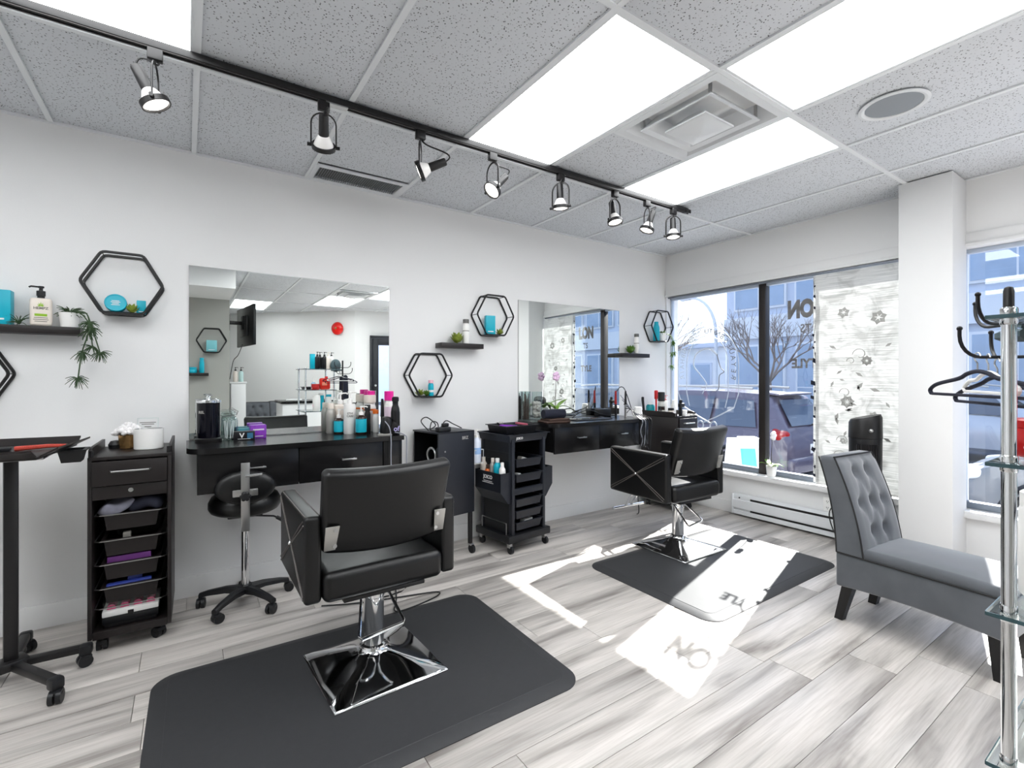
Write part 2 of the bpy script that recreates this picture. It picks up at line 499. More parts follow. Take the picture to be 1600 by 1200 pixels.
def text(body, size, m, parent, M, name='lettering', ext=0.0006, align='CENTER', bold=0.0):
    cu = bpy.data.curves.new(name, 'FONT')
    cu.body = body; cu.size = size; cu.extrude = ext; cu.align_x = align; cu.align_y = 'CENTER'; cu.offset = bold
    cu.resolution_u = 3
    o = bpy.data.objects.new(name, cu); COL.objects.link(o)
    dg = bpy.context.evaluated_depsgraph_get()
    me = bpy.data.meshes.new_from_object(o.evaluated_get(dg))
    bpy.data.objects.remove(o); bpy.data.curves.remove(cu)
    me.transform(M); me.materials.clear(); me.materials.append(m); me.name = name
    p = bpy.data.objects.new(name, me); COL.objects.link(p); p.parent = parent
    return p
def TM(loc, rot=(PI / 2, 0, 0)):
    """text facing -Y by default, at loc"""
    return Matrix.Translation(loc) @ Euler(rot).to_matrix().to_4x4()
# ================================================================ the room
YW, XW, HC = 3.365, 4.27, 2.574      # mirror wall, window wall, ceiling height
XG = 4.36                            # glass plane
# ---- floor and planks
fl = struct(B().box((1.0, -0.8, -0.035), (7.0, 8.6, 0.05)).obj('floor', FLOOR))
PW, PL = 0.184, 1.22
row = 0
full = B().box((PL / 2, 0, -0.004), (PL - 0.002, PW - 0.0016, 0.010), bev=0.0012).mesh('plank', FLOOR)
y = YW - PW / 2 - 0.004
while y > -1.3:
    xoff = [0.0, 0.47, 0.85, 0.22, 0.66, 1.05][row % 6] - 2.44 - 0.13 * (row % 5)
    x = xoff
    while x < XW - 0.02:
        x0, x1 = max(x, -1.35), min(x + PL, XW - 0.01)
        if x1 - x0 > 0.03 and not (x1 <= -1.34):
            if abs(x1 - x0 - PL) < 1e-4:
                add_mesh('plank', full, fl, (x0, y, 0))
            else:
                B().box(((x1 - x0) / 2, 0, -0.004), (x1 - x0 - 0.002, PW - 0.0016, 0.010), bev=0.0012).obj('plank', FLOOR, fl, loc=(x0, y, 0))
        x += PL
    y -= PW; row += 1

# ---- ceiling: tees and lay-in tiles, lit panels dropped into the same grid
cl = struct(B().box((1.0, -0.8, HC + 0.10), (7.0, 8.6, 0.04)).obj('ceiling', TRIM))
GX0, G, GY0 = 0.037, 0.6096, -0.02
TILE_Z = HC + 0.008
GXs = [GX0 + G * k for k in range(-4, 8)]
GYs = [GY0 + 2 * G * k for k in range(-4, 3)]
full_tile = B().box((0, 0, 0.008), (G - 0.012, 2 * G - 0.012, 0.016), bev=0.003).mesh('ceiling_tile', TILE)
LIGHTS = [(-1, 1), (2, 1), (4, 1), (3, 0), (3, -2), (4, -1), (1, -3), (-3, 1), (1, 0), (-2, 0)]  # the last entries are unseen panels, added to brighten the room
def tile(x0, x1, y0, y1):
    if abs(x1 - x0 - G) < 1e-4 and abs(y1 - y0 - 2 * G) < 1e-4:
        add_mesh('ceiling_tile', full_tile, cl, ((x0 + x1) / 2, (y0 + y1) / 2, TILE_Z))
    else:
        B().box((0, 0, 0.008), (x1 - x0 - 0.012, y1 - y0 - 0.012, 0.016), bev=0.003).obj('ceiling_tile', TILE, cl, loc=((x0 + x1) / 2, (y0 + y1) / 2, TILE_Z))
for kx in range(-4, 7):
    x0 = GX0 + G * kx; x1 = min(x0 + G, XW - 0.004)
    for ky in range(-4, 3):
        y0 = GY0 + 2 * G * ky; y1 = min(y0 + 2 * G, YW - 0.004)
        if (kx, ky) in LIGHTS: continue
        if (kx, ky) == (3, 1): tile(x0, x1, y0 + G, y1); continue      # square diffuser takes the other half
        if (kx, ky) == (3, -1): tile(x0, x1, y0 + G, y1); continue
        if (kx, ky) == (1, 2): tile(x0, x1, y0, 3.085); continue       # return grille beside the wall
        tile(x0, x1, y0, y1)
for k in range(-3, 8):
    B().box((0, 0, 0.005), (0.024, 8.2, 0.010)).obj('ceiling_tee', TEE, cl, loc=(GX0 + G * k, -0.75, HC - 0.001))
for k in range(-3, 3):
    B().box((0, 0, 0.005), (6.5, 0.024, 0.010)).obj('ceiling_tee', TEE, cl, loc=(1.02, GY0 + 2 * G * k, HC - 0.002))
B().box((0, 0, 0.005), (0.61, 0.024, 0.010)).obj('ceiling_tee', TEE, cl, loc=(GX0 + G * 3.5, GY0 + 3 * G, HC - 0.002))
B().box((0, 0, 0.005), (6.5, 0.02, 0.010)).obj('wall_angle', TEE, cl, loc=(1.02, YW - 0.010, HC - 0.003))
B().box((0, 0, 0.005), (0.02, 8.0, 0.010)).obj('wall_angle', TEE, cl, loc=(XW - 0.010, -0.7, HC - 0.003))

LNAMES = {(-1, 1): 'lit ceiling panel at the left edge above the black track',
          (2, 1): 'long lit ceiling panel left of the square air diffuser',
          (4, 1): 'lit ceiling panel right of the square air diffuser, next to the window',
          (3, 0): 'lit ceiling panel beside the round ceiling speaker',
          (3, -2): 'lit ceiling panel at the back of the room, seen whole in the big mirror',
          (4, -1): 'lit ceiling panel behind the glass rack, cut by the right edge of the left mirror',
          (1, -3): 'lit ceiling panel behind the television, seen in the big mirror',
          (-3, 1): 'unseen ceiling panel over the tray table, added to brighten the left side',  # invented fill panel out of view, lifts the left wall and floor
          (-2, 0): 'unseen ceiling panel beside the bulkhead, added to brighten the left of the room',  # another added panel out of view, for more light at the left
          (1, 0): 'unseen ceiling panel overhead, added to brighten floor and chairs from the camera side'}  # added out of view above the camera, lights the fronts facing it
for (kx, ky) in LIGHTS:
    x = GX0 + G * (kx + 0.5); yy = GY0 + 2 * G * (ky + 0.5)
    t = thing('ceiling_light', LNAMES[(kx, ky)], 'ceiling light', (x, yy, HC), group='lit panels in the ceiling grid')
    d = B().box((0, 0, 0.012), (G - 0.05, 2 * G - 0.05, 0.006)).obj('diffuser', PANEL, t)
    f = B()
    for s in (-1, 1):
        f.box((s * (G / 2 - 0.018), 0, 0.008), (0.014, 2 * G - 0.022, 0.014), bev=0.003)
        f.box((0, s * (G - 0.018), 0.008), (G - 0.05, 0.014, 0.014), bev=0.003)
    f.obj('frame', TEE, t)

# ---- walls
wl = struct(B().box((1.0, YW + 0.06, HC / 2 + 0.02), (6.9, 0.12, HC + 0.14)).obj('wall_back', WALL))
struct(B().box((-2.25, 0.6, HC / 2), (0.10, 5.6, HC + 0.14)).obj('wall_left', WALL))
# window wall with two openings
Z0, Z1 = 0.40, 2.13
W1 = (1.235, 3.352); W2 = (-1.75, 0.985)
wr = B()
def wbox(y0, y1, z0, z1): wr.box(((XW + 4.46) / 2, (y0 + y1) / 2, (z0 + z1) / 2), (4.46 - XW, y1 - y0, z1 - z0))
wbox(-2.6, YW + 0.12, -0.1, Z0 - 0.045); wbox(-2.6, YW + 0.12, Z1, HC + 0.08)
wbox(W2[1], W1[0], Z0 - 0.045, Z1); wbox(-2.6, W2[0], Z0 - 0.045, Z1); wbox(W1[1], YW + 0.12, Z0 - 0.045, Z1)
struct(wr.obj('wall_right', WALL))
struct(B().box(((4.0 + XW) / 2, (0.955 + 1.235) / 2, HC / 2), (XW - 4.0 + 0.02, 0.28, HC), bev=0.004).obj('wall_column', WALL))
for n, (y0, y1) in enumerate((W1, W2)):
    tr = struct(B().box((XW - 0.006, (y0 + y1) / 2, Z1 + 0.045), (0.014, y1 - y0, 0.09), bev=0.003).obj('trim_%d' % (n + 1), TRIM))
    B().box((XW - 0.014, (y0 + y1) / 2, Z1 + 0.012), (0.028, y1 - y0, 0.022), bev=0.003).obj('head_strip', TRIM, tr)
    sl = struct(B().box(((4.225 + XG) / 2, (y0 + y1) / 2, Z0 - 0.024), (XG - 4.225, y1 - y0, 0.045), bev=0.004).obj('trim_%d' % (n + 3), TRIM))
def window(n, y0, y1, mull):
    w = B(); z0, z1 = Z0, Z1
    w.box((XG, (y0 + y1) / 2, z0 + 0.022), (0.06, y1 - y0, 0.044), bev=0.003)
    o = struct(w.obj('window_%d' % n, STEELGREY))
    w = B()
    w.box((XG, (y0 + y1) / 2, z1 - 0.014), (0.05, y1 - y0, 0.028), bev=0.003)
    w.box((XG, y0 + 0.010, (z0 + z1) / 2), (0.05, 0.020, z1 - z0), bev=0.003)
    w.box((XG, y1 - 0.006, (z0 + z1) / 2), (0.05, 0.012, z1 - z0), bev=0.003)
    w.obj('head_and_jambs', PALEFRAME, o)
    edges = [y0 + 0.018]
    for m in mull:
        B().box((XG - 0.004, m, (z0 + z1) / 2), (0.075, 0.062, z1 - z0), bev=0.004).obj('mullion', BRONZE, o)
        edges += [m - 0.03, m + 0.03]
    edges.append(y1 - 0.010)
    for a, b in zip(edges[::2], edges[1::2]):
        B().box((XG, (a + b) / 2, (z0 + z1) / 2), (0.006, b - a, z1 - z0 - 0.07)).obj('pane', GLASS, o)
    return o
PALEFRAME = mat('pale_window_frame', (0.72, 0.76, 0.82), 0.4, var=0.03)
STEELGREY = mat('grey_window_frame', (0.50, 0.53, 0.57), 0.4, metal=0.4, var=0.05)
win1 = window(1, W1[0], W1[1], [2.345])
win2 = window(2, W2[0], W2[1], [-0.40])
# skirting on the mirror wall and the window wall
struct(B().box((1.0, YW - 0.006, 0.06), (6.4, 0.012, 0.12), bev=0.003).obj('baseboard_back', TRIM))
struct(B().box((XW - 0.006, 2.9, 0.055), (0.012, 0.9, 0.11), bev=0.003).obj('baseboard_right', TRIM))
struct(B().box((XW - 0.006, -0.5, 0.055), (0.012, 2.6, 0.11), bev=0.003).obj('baseboard_right', TRIM))

# ---- the room behind the camera, seen in the mirrors
struct(B().box((-0.85, -1.0, HC / 2), (2.68, 0.16, HC)).obj('wall_front', WALLG))
struct(B().box((0.45, -3.0, HC / 2), (0.08, 4.0, HC)).obj('wall_partition', WALLG))
struct(B().box((-0.85, -0.41, (2.335 + HC) / 2), (2.68, 1.02, HC - 2.335)).obj('ceiling_bulkhead', WALL))
def wall_seg(name, a, b, m=WALL, th=0.1, z0=0.0, z1=HC + 0.05):
    a, b = Vector((*a, 0)), Vector((*b, 0)); d = b - a; n = Vector((d.y, -d.x, 0)).normalized() * th / 2
    c = (a + b) / 2 + n
    return struct(B().box((c.x, c.y, (z0 + z1) / 2), (d.length, th, z1 - z0), rz=math.atan2(d.y, d.x)).obj(name, m))
wall_seg('wall_far', (0.30, -5.08), (2.72, -2.78))
DA, DB = Vector((2.72, -2.78)), Vector((4.40, -2.30))
dd = (DB - DA).normalized()
d0, d1 = DA + dd * 0.28, DA + dd * 1.24
wall_seg('wall_entrance', DA, d0); wall_seg('wall_entrance', d1, DB)
wall_seg('wall_entrance', d0, d1, z0=2.10)
ang = math.atan2(dd.y, dd.x)
door = struct(B().obj('door_1', None))
door.location = (*((d0 + d1) / 2), 0); door.rotation_euler = (0, 0, ang)
fr = B()
for s in (-1, 1): fr.box((s * 0.455, 0.0, 1.05), (0.05, 0.12, 2.10), bev=0.004)
fr.box((0, 0.0, 2.075), (0.96, 0.12, 0.05), bev=0.004); fr.obj('door_frame', PLASTIC2, door)
lf = B()
for s in (-1, 1): lf.box((s * 0.37, 0.0, 1.03), (0.115, 0.045, 2.03), bev=0.003)
lf.box((0, 0, 1.98), (0.63, 0.045, 0.13), bev=0.003); lf.box((0, 0, 0.14), (0.63, 0.045, 0.25), bev=0.003)
lf.obj('door_leaf', PLASTIC2, door)
B().box((0, 0, 1.09), (0.63, 0.008, 1.66)).obj('pane', GLASS, door)
B().cyl((-0.37, 0.02, 1.12), (-0.37, 0.04, 1.12), 0.022).obj('lock', CHROME, door)
hb = B().tube([(-0.37, 0.03, 0.92), (-0.37, 0.07, 0.94), (-0.37, 0.07, 1.02), (-0.37, 0.03, 1.04)], 0.009); hb.obj('handle', CHROME, door)

# ---- baseboard heater under the window
t = thing('baseboard_heater', 'long white baseboard heater under the shop window', 'heater', (4.235, 1.55, 0.0))
HB = 2.56 - 1.55; HA = 1.24 - 1.55; hl = HB - HA; hc = (HA + HB) / 2
B().prism([(0.03, 0.02), (-0.035, 0.02), (-0.035, 0.05), (-0.028, 0.055), (-0.028, 0.075), (-0.045, 0.08), (-0.045, 0.15), (-0.03, 0.155), (-0.03, 0.18), (-0.02, 0.20), (0.03, 0.20)], HA, HB, 'y').obj('casing', WHITEMETAL, t)
B().box((-0.0295, hc - 0.05, 0.168), (0.004, hl - 0.24, 0.018)).obj('upper_slot', DARKMETAL, t)
B().box((-0.0295, hc - 0.05, 0.065), (0.004, hl - 0.24, 0.014)).obj('lower_slot', DARKMETAL, t)
B().box((-0.006, HB - 0.006, 0.11), (0.082, 0.012, 0.184), bev=0.003).obj('end_cap', WHITEMETAL, t)
B().cyl((-0.032, HB - 0.07, 0.172), (-0.036, HB - 0.07, 0.172), 0.007).obj('screw', DARKMETAL, t)
# ---- outlet with plug and cord
t = thing('wall_outlet', 'white double wall outlet under the window with a black plug', 'outlet', (XW - 0.002, 1.755, 0.255))
B().box((-0.004, 0, 0), (0.008, 0.12, 0.115), bev=0.004).obj('cover_plate', WHITEPL, t)
for s in (-1, 1):
    b = B()
    for q in (-1, 1):
        for k in (-1, 1): b.box((-0.0085, s * 0.028 + k * 0.006, q * 0.025), (0.002, 0.003, 0.010))
        b.cyl((-0.008, s * 0.028, q * 0.025 - 0.011), (-0.0095, s * 0.028, q * 0.025 - 0.011), 0.003, n=8)
    b.obj('socket', DARKMETAL, t)
b = B().box((4.245, 1.722, 0.285), (0.035, 0.028, 0.026), bev=0.006)
b.tube(smooth_path([(4.23, 1.72, 0.28), (4.20, 1.745, 0.20), (4.16, 1.70, 0.09), (4.12, 1.62, 0.012), (4.06, 1.55, 0.008)]), 0.004)
tag(b.obj('heater_cord', WIRE), 'black plug and cord hanging from the outlet below the window', 'cord')
# ================================================================ mirrors
def mirror(label, x0, x1, z0, z1):
    t = thing('wall_mirror', label, 'mirror', ((x0 + x1) / 2, YW - 0.004, z0), group='frameless mirrors over the styling counters')
    w, h = x1 - x0, z1 - z0
    B().box((0, 0, h / 2), (w, 0.006, h)).obj('backing', STEEL, t)
    B().box((0, -0.0035, h / 2), (w - 0.003, 0.001, h - 0.003)).obj('silvered_face', MIRROR, t)
mirror('large frameless mirror above the left styling counter with the pump bottles', 0.012, 1.206, 0.913, 1.924)
mirror('large frameless mirror above the right styling counter, reflecting the window blind', 2.337, 3.553, 0.913, 1.934)

# ================================================================ styling counters
def counter(label, x, y=YW):
    t = thing('styling_counter', label, 'counter', (x, y, 0), group='wall-mounted black styling counters')
    w, d, z = 1.14, 0.465, 0.908
    r = 0.11
    poly = [(0, 0), (w, 0), (w, -d)] + [(r + 0.0 + r * math.cos(a), -d + r + r * math.sin(a)) for a in [PI * 1.5 - PI / 2 * k / 8 for k in range(9)]]
    B().prism(poly, z - 0.028, z, 'z').obj('worktop', LAM, t)
    B().box((w / 2 + 0.02, -d / 2 + 0.015, 0.78), (w - 0.06, d - 0.05, 0.20)).obj('carcass', LAM, t)
    for (a, b, h) in ((0.045, 0.525, 1), (0.529, 1.010, 1), (1.014, 1.135, 0)):
        dr = B().box(((a + b) / 2, -d + 0.034, 0.776), (b - a, 0.018, 0.208), bev=0.002).obj('drawer_front' if h else 'filler_panel', LAM, t)
        if h:
            c = (a + b) / 2 + 0.03
            k = B().box((c, -d - 0.004, 0.79), (0.085, 0.006, 0.010), bev=0.002)
            for s in (-1, 1): k.box((c + s * 0.034, -d + 0.012, 0.79), (0.007, 0.028, 0.008))
            k.obj('handle', STEEL, dr)
    return t
c1 = counter('black wall-mounted styling counter below the left mirror, behind the round stool', 0.0)
c2 = copy_tree(c1, (2.335, YW, 0), label='black wall-mounted styling counter below the right mirror, with cables hanging down')

# ================================================================ rubber mats
def mat_obj(label, x0, x1, y0, y1, rz=0):
    w, d, r = x1 - x0, y1 - y0, 0.10
    def ring(ins, z):
        out = []
        rr = max(r - ins, 0.02)
        for cx, cy, a0 in ((w / 2 - r, d / 2 - r, 0), (-w / 2 + r, d / 2 - r, PI / 2), (-w / 2 + r, -d / 2 + r, PI), (w / 2 - r, -d / 2 + r, PI * 1.5)):
            for k in range(9):
                a = a0 + PI / 2 * k / 8
                out.append((cx + rr * math.cos(a), cy + rr * math.sin(a), z))
        return out
    t = thing('salon_mat', label, 'floor mat', ((x0 + x1) / 2, (y0 + y1) / 2, 0), rz, 'black anti-fatigue mats under the styling chairs')
    B().loft([ring(0, 0.0005), ring(0, 0.004), ring(0.004, 0.006), ring(0.055, 0.018)]).obj('bevelled_edge', RUBBER, t, ang=60)
    B().loft([ring(0.055, 0.0175), ring(0.058, 0.0195)]).obj('top_surface', RUBBER, t)
mat_obj('black rubber mat in the foreground under the nearer styling chair', -0.125, 1.385, 1.50, 2.515, -0.012)
mat_obj('black rubber mat half in sunlight by the window under the farther styling chair', 2.24, 3.68, 1.462, 2.42, 0.0)

# ================================================================ styling chairs
def sq_ring(h, z, round_, n=40):
    out = []
    for i in range(n):
        a = 2 * PI * i / n
        c, s = math.cos(a), math.sin(a)
        m = max(abs(c), abs(s))
        q = (c / m, s / m)
        out.append(((q[0] * (1 - round_) + c * round_) * h, (q[1] * (1 - round_) + s * round_) * h, z))
    return out
def styling_chair(label, loc, rz):
    t = thing('styling_chair', label, 'chair', loc, rz, 'black leather styling chairs with chrome bases')
    b = B().loft([sq_ring(0.236, 0.0, 0.02), sq_ring(0.238, 0.006, 0.02), sq_ring(0.235, 0.010, 0.02), sq_ring(0.230, 0.0125, 0.02), sq_ring(0.19, 0.026, 0.03), sq_ring(0.14, 0.042, 0.10),
                  sq_ring(0.10, 0.056, 0.3), sq_ring(0.072, 0.068, 0.7), sq_ring(0.058, 0.078, 1), sq_ring(0.054, 0.088, 1)])
    b.xf(Matrix.Rotation(math.radians(2.5), 4, 'Z')).obj('base_plate', CHROME, t, ang=50)
    col = B().lathe([(0.052, 0.082), (0.054, 0.088), (0.052, 0.095), (0.043, 0.10), (0.043, 0.30), (0.049, 0.305), (0.049, 0.345), (0.04, 0.352)], n=28).obj('hydraulic_column', CHROME, t)
    B().cyl((0, 0, 0.34), (0, 0, 0.40), 0.028, n=20).obj('piston', CHROME, col)
    lv = B().tube([(-0.055, 0.01, 0.325), (-0.06, -0.02, 0.315), (-0.115, -0.175, 0.228), (-0.108, -0.187, 0.222), (0.075, -0.150, 0.222), (0.082, -0.14, 0.228), (0.055, 0.0, 0.325)], 0.0065)
    lv.cyl((-0.075, 0.005, 0.328), (0.06, 0.005, 0.328), 0.009)
    lv.obj('foot_pump_lever', CHROME, t)
    B().box((0, 0.02, 0.378), (0.34, 0.36, 0.018), bev=0.004).obj('seat_plate', DARKMETAL, t)
    B().box((0, 0.09, 0.444), (0.50, 0.54, 0.118), bev=0.032, seg=3, cuts=(6, 6, 1),
            fn=lambda p: (p.x, p.y, p.z + (0.012 * (1 - (p.x / 0.25) ** 2) * (1 - (p.y / 0.27) ** 2) if p.z > 0 else 0))).obj('seat', LEATHER, t, ang=60)
    for s in (-1, 1):
        a = B().box((s * 0.283, 0.115, 0.558), (0.064, 0.55, 0.335), bev=0.017, seg=3).obj('armrest', LEATHER, t, ang=60)
        x = s * 0.3165
        st = B()
        for (y0, z0, y1, z1) in ((-0.14, 0.70, 0.37, 0.415), (-0.14, 0.415, 0.37, 0.70)):
            dv = Vector((0, y1 - y0, z1 - z0)).normalized(); nv = Vector((0, -dv.z, dv.y))
            for o in (-0.008, 0.008):
                pts = [Vector((x, y0, z0)).lerp(Vector((x, y1, z1)), k / 8) + nv * o * (1 - 0.65 * max(0, 1 - abs(k / 8 - 0.5) * 3)) for k in range(9)]
                st.tube(pts, 0.0028, n=6)
        st.obj('crossed_piping', STITCH, a)
        tp = B()
        for o in (-0.026, 0.026): tp.tube([(s * 0.283 + o, -0.14, 0.7235), (s * 0.283 + o, 0.37, 0.7235)], 0.0022, n=6)
        tp.obj('top_seam', STITCH, a)
        B().sph((x + s * 0.002, 0.115, 0.557), 0.009, sc=(1, 1, 1)).obj('button', CHROME, a)
        B().box((s * 0.222, -0.186, 0.640), (0.052, 0.005, 0.10), bev=0.001, rot=(0.28, 0, 0), fn=lambda p, s=s: (p.x + s * (0.010 if p.z < 0 and p.x * s < 0 else 0), p.y, p.z)).obj('back_bracket', SILVERPL, t, label='flat chrome bracket with two screws')
        for z in (0.608, 0.672): B().cyl((s * 0.210, -0.186 - (z - 0.640) * 0.28 - 0.002, z), (s * 0.210, -0.186 - (z - 0.640) * 0.28 - 0.007, z), 0.008, n=10).obj('screw', STEEL, t)
    def bk(p):
        yy = p.y + 0.028 * (1 - (p.x / 0.25) ** 2) * (1 if True else 0) * -1 + 0.028
        z = p.z
        if p.z < -0.10: z = p.z + 0.012 * (p.x / 0.25) ** 2 * min(1, (-0.10 - p.z) / 0.06)
        return (p.x * (1 + 0.02 * p.z / 0.17), yy, z)
    B().box((0, -0.185, 0.728), (0.512, 0.070, 0.356), bev=0.024, seg=3, cuts=(10, 1, 6), fn=bk, rot=(0.30, 0, 0)).obj('backrest', LEATHER, t, ang=60)
    fr = B()
    for s in (-1, 1): fr.tube([(s * 0.035, 0.28, 0.385), (s * 0.035, 0.40, 0.36), (s * 0.03, 0.50, 0.20)], 0.010)
    fr.obj('footrest_stem', CHROME, t)
    B().cyl((-0.17, 0.505, 0.195), (0.17, 0.505, 0.195), 0.013).obj('footrest_bar', CHROME, t)
    return t
ch = styling_chair('black leather styling chair on a square chrome base, nearest the viewer in the foreground', (0.68, 2.085, 0.0195), 0.0)
copy_tree(ch, (3.012, 2.262, 0.0195), math.radians(-2.5), label='black leather styling chair on a square chrome base in the sunlight by the window')

# ================================================================ round stool on castors
def caster(b, x, y, a, r=0.026):
    """twin-wheel castor under (x, y), wheels turned to angle a"""
    ca, sa = math.cos(a), math.sin(a)
    for s in (-1, 1):
        o = 0.012 * s
        p = Vector((x - ca * 0.012 - sa * o, y - sa * 0.012 + ca * o, r))
        d = Vector((-sa, ca, 0)) * 0.008
        b.cyl(p - d, p + d, r, n=16)
    b.cyl((x, y, r), (x, y, r * 2 + 0.022), 0.006, n=8)
    b.box((x - ca * 0.008, y - sa * 0.008, r * 1.55), (0.040, 0.044, 0.024), rz=a, bev=0.009)
t = thing('rolling_stool', 'round black rolling stool with a small oval backrest, in front of the left counter', 'stool', (0.275, 3.085, 0), math.radians(-5))
for k in range(5):
    a = math.radians(-55 + 72 * k)
    ca, sa = math.cos(a), math.sin(a)
    leg = B()
    rings = []
    for (rr, zz, wd, hh) in ((0.018, 0.088, 0.026, 0.020), (0.10, 0.090, 0.020, 0.016), (0.19, 0.078, 0.016, 0.013), (0.235, 0.066, 0.014, 0.012)):
        c = Vector((ca * rr, sa * rr, zz)); n = Vector((-sa, ca, 0))
        rings.append([c + n * wd * u + Vector((0, 0, hh * v)) for u, v in ((-1, -1), (1, -1), (1, 0.4), (0.5, 1), (-0.5, 1), (-1, 0.4))])
    leg.loft(rings)
    L = leg.obj('leg', PLASTIC, t)
    cs = B(); caster(cs, ca * 0.225, sa * 0.225, a + 1.9 + k, 0.026); cs.obj('caster', PLASTIC, L)
B().cyl((0, 0, 0.075), (0, 0, 0.11), 0.036).obj('hub', PLASTIC, t)
B().cyl((0, 0, 0.10), (0, 0, 0.51), 0.021, n=18).obj('column', CHROME, t)
B().box((0, 0, 0.515), (0.17, 0.17, 0.02), bev=0.006).obj('seat_plate', DARKMETAL, t)
B().lathe([(0.01, 0.488), (0.15, 0.490), (0.168, 0.500), (0.180, 0.522), (0.179, 0.552), (0.165, 0.580), (0.135, 0.594), (0.01, 0.598)], n=36).xf(Matrix.Translation((0, 0, 0.035))).obj('seat', LEATHER, t, ang=60)
B().tube([(0.03, -0.06, 0.508), (0.14, -0.06, 0.490), (0.19, -0.06, 0.46)], 0.005).obj('lever', DARKMETAL, t)
B().tube([(0.155, -0.06, 0.482), (0.215, -0.06, 0.440)], 0.010, taper=0.012).obj('lever_grip', PLASTIC, t)
bar = B().box((0.0, -0.312, 0.668), (0.040, 0.010, 0.345), bev=0.002)
bar.box((0.0, -0.195, 0.500), (0.040, 0.24, 0.012), bev=0.002); bar.obj('back_bar', STEEL, t)
kb = B()
for k in range(6): kb.sph((0.016 * math.cos(k * PI / 3), -0.335, 0.675 + 0.016 * math.sin(k * PI / 3)), 0.010, 8, 6)
kb.cyl((0, -0.312, 0.675), (0, -0.347, 0.675), 0.017); kb.obj('star_knob', PLASTIC, t)
B().cyl((0.0, -0.320, 0.775), (0.075, -0.320, 0.778), 0.007).obj('pull_pin', CHROME, t)
B().box((0.0, -0.282, 0.682), (0.115, 0.010, 0.036), bev=0.004).obj('bracket', STEEL, t)
B().lathe([(0.01, -0.026), (0.13, -0.024), (0.152, -0.012), (0.156, 0.0), (0.150, 0.014), (0.12, 0.026), (0.01, 0.028)], n=36,
          M=Matrix.Translation((0, -0.252, 0.705)) @ Matrix.Rotation(PI / 2, 4, 'X') @ Matrix.Diagonal((0.90, 0.56, 1, 1))).obj('backrest', LEATHER, t, ang=60)

